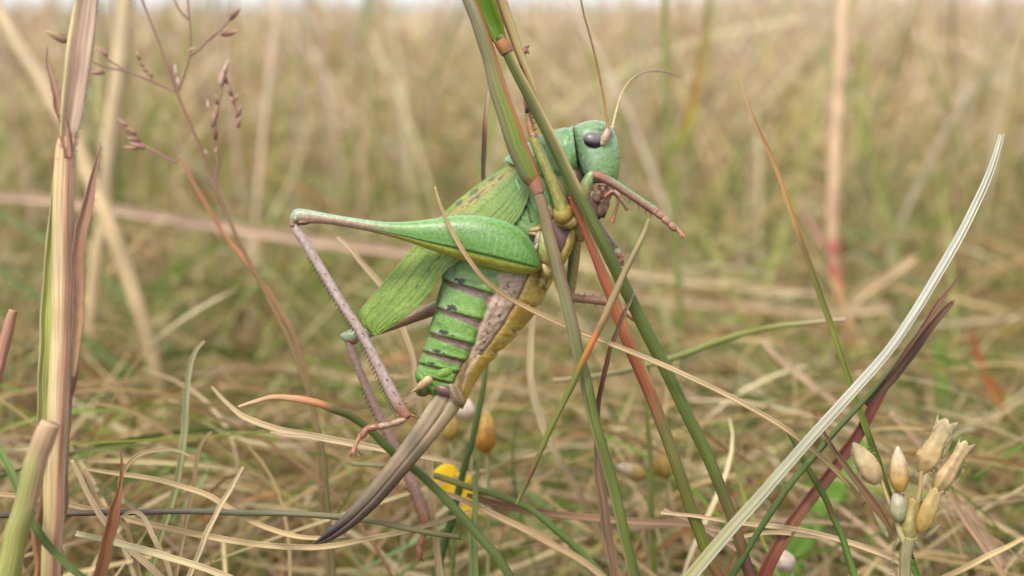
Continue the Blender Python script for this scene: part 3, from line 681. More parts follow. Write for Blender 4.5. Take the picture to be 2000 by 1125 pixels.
def make_small_legs():
    # near middle leg, reaching up the stem
    mb = MB()
    olive = lambda U, PH, V: mix(srgb((178, 178, 96)), srgb((164, 158, 86)), noise(U*3, PH*3, 2))
    limb(mb, [(1100, 418, -84, 15), (1092, 392, -88, 13), (1076, 350, -92, 11.5), (1060, 312, -92, 10.5), (1047, 282, -90, 10), (1041, 268, -88, 10)], 50, 20, olive)
    blob(mb, (1043, 268, -88), (13, 9, 10), 70, srgb((176, 134, 84)))
    path = [(1042, 270, -88, 8), (1036, 246, -84, 7.5), (1032, 222, -78, 7), (1028, 190, -72, 6.5), (1026, 160, -68, 6.5), (1022, 132, -68, 6.5)]
    limb(mb, path, 50, 16, lambda U, PH, V: mix(srgb((188, 132, 78)), srgb((176, 118, 84)), U/5))
    small_spines(mb, path, 6, 46, 50, -1, 8, srgb((92, 56, 42)), 5)
    blob(mb, (1030, 216, -80), (8, 5, 6), 80, srgb((92, 44, 36)))
    tarsus(mb, [(1022, 134, -70), (1018, 118, -76), (1020, 104, -82), (1026, 94, -84)], 8, srgb((172, 112, 94)), [(8, 12, -4), (9, -5, 2)])
    mb.build('leg', M_LEG, CRICKET)
    # near front leg, held out over the face
    mb = MB()
    limb(mb, [(1128, 430, -58, 16), (1134, 400, -70, 15), (1143, 368, -78, 13), (1152, 346, -80, 10), (1160, 338, -80, 8)], 40, 20, lambda U, PH, V: mix(srgb((168, 150, 92)), srgb((138, 168, 104)), sstep(1.2, 3, U)))
    blob(mb, (1157, 341, -80), (10, 8, 9), 20, srgb((184, 138, 112)))
    path = [(1156, 341, -80, 8.5), (1172, 345, -80, 9), (1196, 357, -78, 8.5), (1222, 374, -75, 8), (1250, 393, -72, 8), (1272, 407, -70, 8.5), (1282, 414, -70, 8)]
    limb(mb, path, 60, 20, lambda U, PH, V: mix(mix(srgb((166, 116, 100)), srgb((140, 176, 130)), np.clip(sstep(0.1, 0.9, np.cos(PH))*sstep(1.4, 2.2, U), 0, 1)), srgb((196, 150, 120)), sstep(5, 6, U)))
    small_spines(mb, path, 22, 54, 60, -1, 11, srgb((70, 56, 44)), 6); small_spines(mb, path, 30, 58, 60, 1, 6, srgb((200, 160, 130)), 8)
    tarsus(mb, [(1280, 412, -70), (1294, 424, -69), (1307, 435, -68), (1319, 447, -67)], 8.2, srgb((184, 132, 106)), [])
    limb(mb, [(1312, 441, -67, 5), (1324, 450, -66, 4.2), (1332, 459, -66, 3.6), (1337, 466, -66, 1.0)], 16, 10, srgb((206, 146, 112)))
    limb(mb, [(1328, 455, -66, 3), (1329, 463, -70, 2.2), (1327, 468, -71, 0.8)], 8, 8, srgb((150, 100, 70)))
    mb.build('leg', M_LEG, CRICKET)
    # far middle leg
    mb = MB()
    limb(mb, [(1124, 440, 20, 14), (1123, 480, 32, 12), (1119, 525, 40, 11), (1115, 560, 44, 9.5), (1113, 578, 45, 9)], 40, 18, lambda U, PH, V: mix(srgb((186, 150, 92)), srgb((132, 146, 84)), sstep(1.0, 3.0, PH)*sstep(6, 4, PH)))
    path = [(1112, 576, 45, 9), (1126, 582, 44, 8.5), (1155, 585, 40, 8.5), (1188, 590, 34, 8.5), (1212, 602, 28, 8), (1232, 616, 20, 7)]
    limb(mb, path, 50, 18, srgb((188, 140, 112)))
    small_spines(mb, path, 10, 46, 50, 1, 6, srgb((140, 96, 72)), 5); small_spines(mb, path, 8, 46, 50, -1, 8, srgb((96, 66, 52)), 7)
    tarsus(mb, [(1230, 614, 20), (1242, 624, 16), (1254, 634, 10), (1264, 637, 4)], 7, srgb((184, 124, 96)), [(9, -4, -3), (6, 8, 2)])
    mb.build('leg', M_LEG, CRICKET)
    # far front leg, mostly hidden by the stem
    mb = MB()
    limb(mb, [(1140, 405, 30, 12), (1160, 430, 40, 10.5), (1182, 462, 46, 9), (1202, 486, 46, 8)], 30, 16, lambda U, PH, V: mix(srgb((150, 180, 146)), srgb((150, 120, 100)), sstep(2.6, 4.5, PH)))
    blob(mb, (1205, 492, 44), (10, 8, 9), 50, srgb((204, 190, 160)))
    tarsus(mb, [(1206, 494, 44), (1214, 504, 38), (1210, 516, 30)], 8, srgb((180, 104, 80)), [(8, -10, -4), (10, 2, 2)])
    mb.build('leg', M_LEG, CRICKET)

make_body(); make_eyes_antennae(); make_wings(); make_egg_layer(); hind_leg(True); hind_leg(False); make_small_legs()

# ------------------------------------------------------------------ single plants one can tell apart
def plant(c):
    r, g, b = c
    if g > r and g > b: return srgb((r*1.04, g*0.98, b*0.74), 0.5)      # fresh greens lean to yellow
    return srgb((min(r*1.01, 245), g*1.01, b*1.03), 0.56)
def Dz(z): return D0*(1+z/FPX)

def section(kind, n=12):
    """closed cross-section in units of half width: columns across, thickness, side parameter"""
    if kind == 'round':
        a = np.linspace(0, TWO_PI, n, endpoint=False); return np.cos(a), np.sin(a)*0.92
    x = np.linspace(-1, 1, 7)
    fold = {'flat': 0.22, 'fold': 0.7, 'trough': 0.45}[kind]
    top = fold*np.abs(x)**1.4+0.05*np.cos(x*9); bot = top-0.14*(1-0.6*np.abs(x))
    return np.concatenate([x, x[::-1]]), np.concatenate([top, bot[::-1]])

def stalk(mb, pts, D, w, cols, kind='round', twist=0.0, side=None, root=False, wob=0.0, seed=0, per=10):
    pts = np.asarray(pts, float); k = len(pts)
    Dv = np.interp(np.linspace(0, 1, k), np.linspace(0, 1, np.size(D)), np.atleast_1d(D))
    wv = np.interp(np.linspace(0, 1, k), np.linspace(0, 1, np.size(w)), np.atleast_1d(w))
    Pw = P(pts[:, 0], pts[:, 1], Dv); R = wv/2*Dv/FPX
    m = per*k; S, u = spline(np.c_[Pw, R], m); tv = u/(k-1)
    if root:      # go on below the frame down to the ground
        e = S[-1, :3]; d = S[-1, :3]-S[-5, :3]; d /= np.linalg.norm(d); d[2] = min(d[2], -0.35); d /= np.linalg.norm(d)
        h = e[2]/-d[2]; ex = []
        for q in np.linspace(0.08, 1.02, 12):
            p = e+d*h*q; p[0] -= d[0]*h*0.35*q*q; p[1] -= d[1]*h*0.3*q*q; ex.append([*p, S[-1, 3]*(1+0.15*q)])
        S = np.r_[S, np.array(ex)]; tv = np.r_[tv, np.full(12, 1.0)]
    c, r = S[:, :3].copy(), np.maximum(S[:, 3], 2e-5)
    if wob:
        s = np.arange(len(c))/per
        c += (noise(s*1.3+seed, s*0, seed)-0.5)[:, None]*RT*wob*r.max()+(noise(s*1.1+seed, s*0+4, seed)-0.5)[:, None]*UP*wob*r.max()
        r = r*(1+min(wob, 0.6)*0.3*(noise(s*1.3, s*0+9, seed)-0.5))
    T = np.gradient(c, axis=0); T /= np.linalg.norm(T, axis=1, keepdims=True)
    vd = c-CAM; vd /= np.linalg.norm(vd, axis=1, keepdims=True)
    B = np.cross(T, vd); B /= np.linalg.norm(B, axis=1, keepdims=True)+1e-9; N = np.cross(B, T)
    fl = np.ones(len(B))
    for i in range(1, len(B)): fl[i] = fl[i-1]*(1 if B[i]@B[i-1] >= 0 else -1)
    B = B*fl[:, None]
    if B[:, 0].mean() < 0: B = -B
    N = np.cross(B, T); N = N*np.where((N*vd).sum(1) > 0, -1.0, 1.0)[:, None]      # N towards the viewer
    sx, sy = section(kind)
    tw = np.interp(tv, np.linspace(0, 1, np.size(twist)), np.atleast_1d(twist))
    X = sx[None, :]*np.cos(tw)[:, None]-sy[None, :]*np.sin(tw)[:, None]; Y = sx[None, :]*np.sin(tw)[:, None]+sy[None, :]*np.cos(tw)[:, None]
    V = c[:, None, :]+r[:, None, None]*(B[:, None, :]*X[..., None]+N[:, None, :]*Y[..., None])
    ct = np.array([q[0] for q in cols]); cc = np.array([plant(q[1]) for q in cols])
    C = np.stack([np.interp(tv, ct, cc[:, i]) for i in range(3)], -1)[:, None, :]*np.ones((1, len(sx), 1))
    if side is not None:
        for sc_, lo, hi, t0, t1 in side:
            f = sstep(lo, hi, sx)[None, :]*sstep(t0-0.04, t0, tv)[:, None]*sstep(t1+0.04, t1, tv)[:, None]
            C = mix(C, plant(sc_), f)
    ln = np.r_[0, np.cumsum(np.linalg.norm(np.diff(c, axis=0), axis=1))]*1000
    blot = noise(ln[:, None]/3.0+seed*7.3, np.zeros((1, len(sx))), seed+1)
    C = C*(0.86+0.26*blot[..., None])
    UV = np.stack([np.broadcast_to(np.linspace(0, 1, len(sx))[None, :], V.shape[:2])+seed*0.37, np.broadcast_to(ln[:, None], V.shape[:2])], -1)
    mb.grid(V, C, UV)
    return S

SEED = [0]
def B(name, label, pts, D, w, cols, kind='round', twist=0.0, side=None, root=True, mat=None, cat='grass', parent=None, wob=0.45, group=None):
    SEED[0] += 1
    if isinstance(cols, tuple): cols = [(0, cols)]
    mb = MB(); S = stalk(mb, pts, D, w, cols, kind, twist, side, root, wob, SEED[0])
    org = None if parent is not None else (S[-1, :3] if S[-1, 2] < S[0, 2] else S[0, :3])
    o = mb.build(name, mat or (M_STEM if kind == 'round' else M_BLADE), parent, origin=org)
    if parent is None: tag(o, label, cat, group)
    return o

def ell(name, parent, c, D, L, w, ang, col, mat=M_SEED, rz=1.0, tip=None, ribs=0, point=1.0, split=0):
    """husk, bud or petal: a tapered body along one axis; optional ribs and split mouth"""
    m, n = 22, 20
    t = np.linspace(0, 1, m); prof = np.sin(math.pi*np.clip(t, 0.02, 0.985)**(0.72))**point
    if split: prof = np.minimum(1, (t/0.3).clip(0.01, 1)**0.55)*(1-0.22*sstep(0.3, 0.85, t)+0.10*sstep(0.86, 1, t))*(0.92+0.08*np.sin(t*9+L))
    ph = np.linspace(0, TWO_PI, n, endpoint=False); rr = prof[:, None]*(1+0.10*np.cos(ph*ribs)*(ribs > 0))
    ax = (t-0.0)[:, None]*np.ones(n)*L
    if split: ax = ax+sstep(0.86, 1, t)[:, None]*(np.abs(((ph*5/TWO_PI) % 1)-0.5)*2-0.6+0.9*hsh(np.floor(ph*5/TWO_PI), L, 1))*L*0.10
    X = ax; Y = rr*np.cos(ph)*w/2; Z = rr*np.sin(ph)*w/2*rz
    a = math.radians(ang); x = c[0]+X*math.cos(a)-Y*math.sin(a); y = c[1]-(X*math.sin(a)+Y*math.cos(a))
    V = P(x, y, D*(1+Z/FPX))
    kk = 0.8 if mat is M_PETAL else 0.52
    C = mix(srgb(col, kk), srgb(tip if tip is not None else col, kk), (t[:, None]*np.ones(n))**1.5)
    C = C*(0.88+0.24*noise(ph*3+ang, ph*0+L, 3))[None, :, None]
    mb = MB(); mb.grid(V, C)
    return mb.build(name, mat, parent)

def hairs(parent, pts, D, w, n, col, L, both=True):
    pts = np.asarray(pts, float); S, u = spline(pts, n); mb = MB(); rr = np.random.default_rng(len(pts))
    T = np.gradient(S, axis=0); T /= np.linalg.norm(T, axis=1, keepdims=True); Nn = np.stack([T[:, 1], -T[:, 0]], -1)
    wv = np.interp(np.linspace(0, 1, n), np.linspace(0, 1, len(w)), w)
    for i in range(n):
        s = (-1 if rr.random() < 0.45 else 1) if both else 1
        p = S[i]+Nn[i]*s*wv[i]*0.48; d = Nn[i]*s*1.0-T[i]*rr.uniform(0.2, 0.9); e = p+d*L*rr.uniform(0.5, 1.1)
        q = np.array([p, (p+e)/2+rr.normal(0, 0.5, 2), e]); r = np.array([0.9, 0.7, 0.25]); a = np.linspace(0, TWO_PI, 4, endpoint=False)
        x = q[:, 0][:, None]+r[:, None]*np.cos(a); y = q[:, 1][:, None]+r[:, None]*np.sin(a)*0.6
        z = D*(1+(r[:, None]*np.sin(a)+rr.normal(0, 6))/FPX)
        mb.grid(P(x, y, z), srgb(col))
    o = mb.build('hairs', M_BLADE, parent); o['kind'] = 'stuff'

# --- the two stems the insect climbs
za = Dz(-128)
A = empty('grass_stalk', P(1240.0, 1140.0, za)); tag(A, 'stout grass stem with red-edged green sheath ending at a red joint before the wing', 'grass stem')
B('sheath', '', [(905, -40), (925, 20), (955, 110), (983, 200), (1008, 280), (1030, 335), (1046, 360)], za, [26, 27, 30, 36, 41, 38, 27],
  [(0, (142, 142, 112)), (0.35, (126, 128, 92)), (0.55, (118, 140, 62)), (0.85, (112, 142, 52)), (1, (170, 100, 72))],
  side=[((196, 110, 74), 0.5, 0.75, 0.1, 1.0), ((128, 118, 92), -0.3, -0.7, 0, 1.0)], root=False, parent=A, wob=0.2)
B('joint', '', [(1041, 350), (1047, 364), (1052, 378)], za, [30, 29, 25], [(0, (176, 104, 78)), (1, (160, 124, 100))], root=False, parent=A, wob=0)
B('culm', '', [(1047, 364), (1060, 410), (1072, 460), (1085, 510), (1100, 566), (1118, 640), (1135, 712), (1160, 815), (1188, 915), (1215, 1020), (1242, 1140)], [za, za, Dz(-110)], [22, 22, 24, 25, 25, 24, 23, 22, 22],
  [(0, (146, 118, 92)), (0.25, (136, 128, 84)), (0.45, (126, 124, 84)), (0.7, (104, 122, 66)), (1, (98, 118, 62))], side=[((156, 120, 94), 0.3, 0.9, 0.0, 0.5), ((160, 150, 110), -0.5, -0.9, 0.4, 1)], parent=A, wob=0.2)
zb = Dz(-120)
Bs = empty('grass_stalk', P(1425.0, 1010.0, zb)); tag(Bs, 'dark green grass stem slanting in front of the insect head, bright leaf at its top', 'grass stem')
B('culm', '', [(976, 70), (1000, 122), (1030, 182), (1060, 240), (1090, 300), (1120, 360), (1150, 420), (1180, 480), (1212, 545), (1245, 612), (1292, 705), (1345, 815), (1392, 915), (1432, 1020), (1470, 1140)], [zb, zb, Dz(-60)], [20, 22, 24, 25, 25, 25, 25, 24, 23, 22],
  [(0, (92, 108, 62)), (0.3, (88, 102, 56)), (0.55, (86, 106, 54)), (0.85, (94, 118, 60)), (1, (120, 70, 62))], side=[((196, 168, 108), 0.35, 0.75, 0.0, 0.36), ((120, 130, 90), -0.7, -0.95, 0, 1)], parent=Bs, wob=0.15)
B('leaf', '', [(930, -60), (940, -15), (957, 30), (972, 62), (984, 92)], zb, [44, 52, 48, 36, 20], [(0, (96, 146, 34)), (0.8, (106, 156, 44)), (1, (190, 130, 70))], kind='trough', twist=0.3,
  side=[((150, 112, 62), 0.75, 0.95, 0, 1), ((140, 96, 70), -0.75, -0.95, 0, 1)], root=False, parent=Bs, wob=0.1)
B('sheath', '', [(958, -60), (980, 0), (1000, 62), (1022, 122), (1046, 182), (1068, 240), (1082, 275)], Dz(-98), [22, 22, 20, 17, 15, 12, 5], [(0, (186, 160, 104)), (0.5, (176, 158, 104)), (1, (196, 160, 100))],
  side=[((150, 96, 62), -0.3, -0.8, 0, 1)], root=False, parent=Bs, wob=0.2)
B('joint', '', [(978, 80), (985, 92), (991, 104)], zb, [27, 28, 25], [(0, (196, 128, 76)), (1, (150, 112, 66))], root=False, parent=Bs, wob=0)
B('grass_stalk', 'rusty red grass stem turning green low down, behind the dark green slanting stem', [(1112, 385), (1130, 420), (1160, 490), (1185, 552), (1205, 610), (1238, 690), (1278, 785), (1315, 890), (1345, 985), (1375, 1060), (1410, 1140)], [Dz(-100), Dz(-60), Dz(20)], [9, 15, 22, 26, 25, 24, 23, 21],
  [(0, (190, 112, 72)), (0.25, (172, 92, 72)), (0.4, (196, 112, 72)), (0.55, (176, 96, 72)), (0.66, (124, 118, 66)), (0.9, (120, 138, 70)), (1, (150, 84, 76))], side=[((206, 160, 92), 0.3, 0.8, 0.15, 0.55)], cat='grass', wob=0.3)
B('dead_leaf', 'thin red-brown sliver with pale upper half standing behind the red-edged sheath', [(958, 135), (952, 190), (947, 235), (945, 290), (944, 350), (950, 430)], Dz(160), [5, 10, 10, 9, 9, 8], [(0, (206, 186, 150)), (0.35, (176, 150, 120)), (0.5, (130, 70, 56)), (0.62, (96, 80, 66)), (1, (110, 90, 66))], kind='fold', root=False, cat='dead leaf')
# --- leaves crossing the insect and stems
B('grass_leaf', 'long thin straw-coloured leaf arching across the hind thigh and both stems', [(849, 364), (860, 400), (880, 445), (905, 492), (940, 540), (985, 576), (1040, 606), (1100, 634), (1165, 660), (1240, 690), (1320, 724), (1395, 760), (1465, 796), (1540, 842), (1600, 890), (1650, 940), (1690, 985)], [Dz(-150), Dz(-150), Dz(-120), Dz(-128), Dz(-130), Dz(-40)], [4, 8, 9, 10, 10, 10, 10, 10, 10, 9],
  [(0, (214, 186, 140)), (0.3, (196, 160, 112)), (0.6, (222, 196, 150)), (1, (206, 172, 122))], kind='trough', side=[((160, 124, 84), -0.5, -0.9, 0, 1)], root=False)
B('grass_leaf', 'green leaf with orange middle and faded brown tip crossing before the stems', [(1268, 428), (1250, 470), (1225, 522), (1203, 570), (1180, 625), (1158, 668), (1130, 722), (1100, 785), (1070, 850), (1042, 910), (1018, 965), (1008, 985)], [Dz(-170), Dz(-150), Dz(-150)], [6, 12, 14, 14, 13, 13, 12, 10, 5],
  [(0, (176, 158, 112)), (0.3, (160, 138, 94)), (0.40, (150, 116, 76)), (0.44, (206, 122, 52)), (0.50, (190, 120, 52)), (0.56, (120, 132, 66)), (0.78, (116, 124, 64)), (0.84, (120, 78, 46)), (0.9, (110, 116, 62)), (1, (130, 112, 70))], root=False)
B('dead_leaf', 'wiry brown dead leaf hanging between the two climbing stems', [(1238, 572), (1226, 600), (1208, 640), (1190, 690), (1176, 740), (1168, 790), (1166, 850), (1170, 920), (1180, 1000), (1192, 1070), (1205, 1140)], [Dz(-150), Dz(-60), Dz(-60)], [3, 9, 9, 10, 10, 14, 20, 18, 16], [(0, (196, 170, 136)), (0.25, (160, 120, 92)), (0.45, (110, 70, 56)), (0.6, (146, 116, 92)), (1, (140, 112, 86))], kind='fold', cat='dead leaf')
B('grass_leaf', 'dark green leaf with orange withered tip arching down behind the egg-layer', [(468, 793), (500, 783), (545, 778), (600, 783), (640, 793), (685, 815), (730, 848), (780, 893), (830, 937), (880, 985), (930, 1040), (975, 1095), (1005, 1140)], [Dz(-80), Dz(-60), Dz(60), Dz(60)], [5, 10, 13, 15, 15, 17, 18, 18, 18, 18],
  [(0, (216, 180, 140)), (0.2, (206, 160, 112)), (0.30, (200, 130, 84)), (0.36, (112, 110, 66)), (0.45, (96, 118, 70)), (1, (90, 112, 64))], side=[((120, 150, 100), -0.4, -0.9, 0.35, 1)])
B('grass_stalk', 'dark wiry stem lying almost level under the egg-layer tip', [(-40, 1008), (60, 1005), (200, 1001), (330, 999), (450, 1000), (560, 1003), (660, 1009), (740, 1020), (820, 1036), (900, 1050)], [Dz(-100), Dz(20), Dz(60)], [10, 11, 12, 12, 12, 11, 10], [(0, (92, 80, 72)), (0.3, (100, 82, 76)), (0.45, (108, 108, 78)), (0.8, (128, 122, 84)), (1, (110, 112, 76))], root=False)
B('grass_leaf', 'pale straw blade tip pointing up behind the folded wing', [(660, 464), (680, 482), (700, 504), (722, 530), (748, 562), (772, 605), (790, 650), (806, 700), (815, 760)], Dz(240), [6, 10, 11, 11, 11, 11, 10], (216, 188, 148), kind='trough')
B('grass_leaf', 'pale curved blade hanging behind the insect belly and its stout stem', [(1046, 590), (1040, 630), (1036, 680), (1038, 740), (1050, 800), (1068, 850), (1095, 900), (1130, 960), (1170, 1040)], Dz(420), [8, 13, 14, 14, 13, 12], [(0, (212, 196, 150)), (0.6, (226, 204, 160)), (1, (196, 168, 118))], kind='trough')
B('grass_stalk', 'slim dark green stem rising behind the insect tail to the belly', [(965, 640), (952, 700), (943, 760), (930, 830), (912, 900), (890, 980), (870, 1060), (850, 1140)], Dz(330), [6, 9, 11, 13, 15, 16, 17], [(0, (120, 138, 90)), (0.4, (78, 108, 56)), (1, (70, 98, 48))], cat='grass')
# --- right-hand group
B('grass_leaf', 'silvery white glossy bleached blade sweeping up to a cut tip', [(1957, 262), (1946, 302), (1928, 352), (1902, 412), (1870, 474), (1832, 540), (1788, 612), (1735, 690), (1672, 762), (1605, 836), (1540, 910), (1478, 980), (1410, 1056), (1335, 1145)], [Dz(-60), Dz(-130), Dz(-150)], [10, 14, 17, 19, 20, 21, 22, 24, 25], [(0, (158, 156, 134)), (0.3, (168, 168, 154)), (0.6, (172, 170, 154)), (1, (148, 152, 122))], kind='fold', twist=[0.2, 0.5, 0.3], mat=M_SILVER, wob=0.1, side=[((132, 140, 134), -0.2, 0.4, 0, 1), ((170, 168, 152), 0.4, 0.9, 0, 1)])  # side colours paint in the crease shade and a bright edge highlight
B('dead_leaf', 'dark brown split leaf with a pale torn tip beside the silvery blade', [(1868, 583), (1850, 602), (1815, 645), (1775, 698), (1735, 745), (1690, 790)], [Dz(-90), Dz(-60)], [4, 11, 15, 17, 17, 12], [(0, (206, 176, 130)), (0.1, (130, 96, 70)), (0.5, (104, 72, 54)), (1, (110, 84, 62))], kind='fold', root=False, cat='dead leaf')
B('dead_leaf', 'broad dark red dead leaf running down behind the silvery blade', [(1890, 524), (1868, 550), (1838, 586), (1795, 650), (1750, 716), (1712, 785), (1675, 850), (1620, 925), (1565, 995), (1515, 1075), (1480, 1145)], [Dz(-40), Dz(20), Dz(60)], [3, 6, 9, 13, 20, 23, 24, 24, 25], [(0, (196, 150, 130)), (0.25, (150, 104, 88)), (0.4, (120, 62, 52)), (0.7, (128, 76, 60)), (0.85, (140, 96, 70)), (1, (150, 70, 62))], kind='fold', cat='dead leaf')
B('grass_leaf', 'thin dark green blade parallel to the silvery one and just under it', [(1800, 640), (1760, 692), (1715, 750), (1660, 812), (1600, 880), (1545, 945), (1490, 1025), (1440, 1105), (1420, 1145)], Dz(-70), [4, 8, 11, 12, 12, 13, 13], [(0, (130, 120, 80)), (0.3, (84, 104, 58)), (1, (84, 118, 60))])
B('grass_leaf', 'upright green blade with a long brown withered tip between insect and silvery blade', [(1447, 152), (1460, 200), (1480, 250), (1505, 305), (1532, 372), (1556, 440), (1578, 505), (1602, 575), (1630, 655), (1658, 740), (1690, 835), (1715, 905), (1735, 962), (1770, 1060), (1800, 1140)], [Dz(120), Dz(60), Dz(-60)], [3, 6, 8, 10, 11, 12, 12, 13, 14, 14, 13], [(0, (206, 170, 130)), (0.15, (186, 142, 92)), (0.35, (190, 150, 84)), (0.40, (140, 110, 70)), (0.48, (130, 138, 84)), (0.7, (116, 140, 66)), (1, (100, 130, 62))], kind='fold')
B('grass_stalk', 'short dark green stem with brown joint crossing under the silvery blade', [(1530, 832), (1552, 866), (1582, 918), (1606, 962), (1628, 1010), (1648, 1065), (1672, 1140)], Dz(-20), [6, 10, 12, 13, 13, 14, 14], [(0, (90, 104, 56)), (0.55, (84, 116, 56)), (0.62, (110, 70, 48)), (0.68, (84, 116, 60)), (1, (96, 134, 70))])
B('dead_leaf', 'curled brown dead leaf tip between the silvery blade and the seed capsules', [(1604, 824), (1612, 850), (1630, 882), (1660, 922), (1695, 966), (1725, 1008), (1742, 1036)], Dz(-80), [3, 8, 10, 13, 13, 11, 5], [(0, (120, 92, 70)), (0.4, (150, 118, 84)), (1, (130, 92, 66))], kind='fold', root=False, cat='dead leaf')
B('grass_leaf', 'broad fresh green leaf low behind the dark red dead leaf', [(1700, 850), (1672, 890), (1640, 935), (1605, 985), (1570, 1040), (1540, 1100), (1520, 1150)], Dz(900), [16, 40, 52, 58, 60, 60], [(0, (120, 166, 72)), (1, (104, 156, 62))], kind='flat', cat='leaf')
B('grass_leaf', 'slender green blade bowing level behind the silvery one, pale tip', [(1650, 624), (1600, 628), (1540, 634), (1470, 648), (1400, 668), (1330, 694), (1250, 716), (1160, 734), (1080, 744)], Dz(480), [5, 9, 12, 13, 13, 12, 9], [(0, (196, 176, 150)), (0.15, (160, 152, 110)), (0.35, (138, 150, 86)), (0.6, (128, 146, 96)), (1, (180, 160, 120))], root=False)
# --- lower foreground straws
TANC = (228, 204, 154)
def straw(label, pts, D, w, col=TANC, root=False, kind='trough', **k):
    B('straw', label, pts, D, [q*0.86 for q in w], col, kind=kind, root=root, cat='dead leaf', **k)
straw('long straw leaf passing under the egg-layer tip and behind the hairy stalk', [(-20, 962), (80, 975), (200, 1000), (300, 1025), (400, 1046), (500, 1062), (600, 1070), (690, 1058), (780, 1040), (850, 1020), (920, 998)], [Dz(-20), Dz(40), Dz(120)], [10, 13, 13, 12, 10], [(0, (206, 172, 122)), (0.5, (222, 194, 146)), (1, (206, 180, 132))])
straw('straw leaf looping under the dark wiry stem near the hairy stalk', [(160, 915), (230, 925), (320, 940), (400, 965), (460, 1000), (520, 1030), (600, 1050), (680, 1048)], Dz(20), [7, 11, 12, 12, 11, 6], (214, 186, 138))
straw('pale leaf curving from a pointed tip towards the insect hind foot', [(414, 756), (440, 785), (480, 815), (540, 838), (610, 852), (690, 866), (760, 880), (830, 892), (900, 905)], Dz(90), [6, 12, 14, 14, 13, 10], (222, 196, 152))
straw('small splinter of straw under the insect hind foot', [(528, 844), (570, 850), (620, 856), (670, 866), (730, 880)], Dz(40), [4, 8, 9, 8, 4], (226, 200, 158))
straw('thin straw hoop standing over the wiry stem', [(240, 985), (235, 950), (245, 915), (270, 890), (305, 880), (345, 880), (372, 890)], Dz(60), [11, 11, 10, 9, 7, 4], (214, 190, 138))
straw('tall bent grey-green blade with pale tip beside the short hooked one', [(398, 664), (380, 690), (368, 730), (362, 790), (360, 850), (352, 910), (335, 980), (310, 1060), (285, 1140)], Dz(200), [7, 12, 15, 16, 15, 14], [(0, (206, 180, 150)), (0.2, (186, 184, 144)), (1, (168, 186, 148))], root=True)
straw('short pale blade with hooked tip beside the bent grey-green one', [(412, 842), (396, 862), (384, 900), (378, 950), (366, 1010), (350, 1090), (340, 1140)], Dz(120), [5, 9, 10, 10, 9], (206, 176, 132), root=True)
straw('flat splinter of bleached straw crossing the wiry stem', [(476, 912), (455, 945), (432, 985), (410, 1030), (388, 1080), (362, 1140)], Dz(-40), [6, 11, 13, 13, 12], (228, 204, 160), root=True)
straw('twin-edged straw leaning down beside the rusty pointed leaf', [(140, 900), (165, 950), (200, 1010), (240, 1060), (290, 1105), (330, 1140)], Dz(-60), [8, 13, 14, 14, 13], (222, 194, 150), root=True)
straw('creamy straw starting at the hairy stalk and sloping away below the wiry stem', [(150, 1042), (230, 1062), (320, 1086), (400, 1108), (470, 1140)], Dz(-110), [12, 15, 16, 16], [(0, (214, 206, 160)), (1, (224, 196, 150))], root=True)
straw('kinked straw behind the rusty pointed leaf', [(165, 912), (182, 960), (200, 990), (222, 1000), (246, 1030), (262, 1080), (275, 1140)], Dz(-30), [9, 12, 12, 11], (204, 172, 122), root=True)
straw('hooked straw tip curving over just below the dark wiry stem', [(235, 1010), (260, 1000), (280, 1010), (300, 1050), (325, 1100), (340, 1150)], Dz(-50), [6, 10, 11, 10], (216, 190, 148), root=True)
straw('long tan straw leading down from the yellow petals to the stem feet', [(850, 958), (900, 975), (960, 1002), (1020, 1032), (1080, 1062), (1140, 1098), (1190, 1140)], Dz(160), [8, 13, 15, 15, 14], (208, 176, 132), root=True)
straw('brown frayed straw lying level behind both climbing stems', [(910, 968), (960, 982), (1020, 992), (1090, 1004), (1170, 1014), (1260, 1020), (1350, 1026), (1420, 1040)], Dz(260), [10, 20, 18, 16, 14, 10], [(0, (150, 108, 78)), (0.3, (160, 118, 88)), (1, (196, 160, 130))])
B('grass_leaf', 'green blade slanting under the yellow petals towards the stout stem foot', [(690, 905), (760, 912), (830, 925), (900, 945), (970, 968), (1030, 992), (1080, 1030), (1130, 1075), (1190, 1140)], Dz(220), [7, 11, 13, 13, 14, 15], [(0, (150, 140, 96)), (0.4, (130, 138, 90)), (0.6, (100, 132, 76)), (1, (96, 130, 76))])
straw('straw running level under the silvery blade to the capsules', [(1290, 1000), (1370, 1010), (1450, 1022), (1530, 1030), (1610, 1045), (1690, 1070), (1760, 1100), (1810, 1140)], Dz(-20), [7, 10, 11, 11, 10], (220, 192, 150))
straw('straw in a low arch between silvery blade and capsule stalk', [(1400, 1062), (1450, 1048), (1520, 1040), (1590, 1048), (1660, 1058), (1730, 1082), (1800, 1120)], Dz(40), [6, 10, 11, 11, 8], (212, 184, 140))
straw('pink-edged straw falling from the foot of the rusty red stem', [(1298, 995), (1350, 1020), (1400, 1048), (1450, 1080), (1500, 1120), (1520, 1145)], Dz(80), [6, 10, 11, 10], (210, 176, 148), root=True)
straw('yellowish straw rising beyond the foot of the capsule stalk', [(2000, 1052), (1950, 1076), (1890, 1105), (1830, 1135), (1800, 1150)], Dz(160), [8, 12, 13, 13], (216, 188, 134), root=True)
straw('tan straw slanting steeply down just past the split capsules', [(1850, 960), (1880, 1005), (1915, 1060), (1950, 1110), (1970, 1145)], Dz(280), [9, 14, 15, 14], (206, 170, 134), root=True)
straw('upright tan straw standing behind the egg-layer', [(840, 870), (843, 920), (846, 980), (850, 1050), (856, 1140)], Dz(180), [7, 10, 11, 11], (214, 182, 136), root=True)
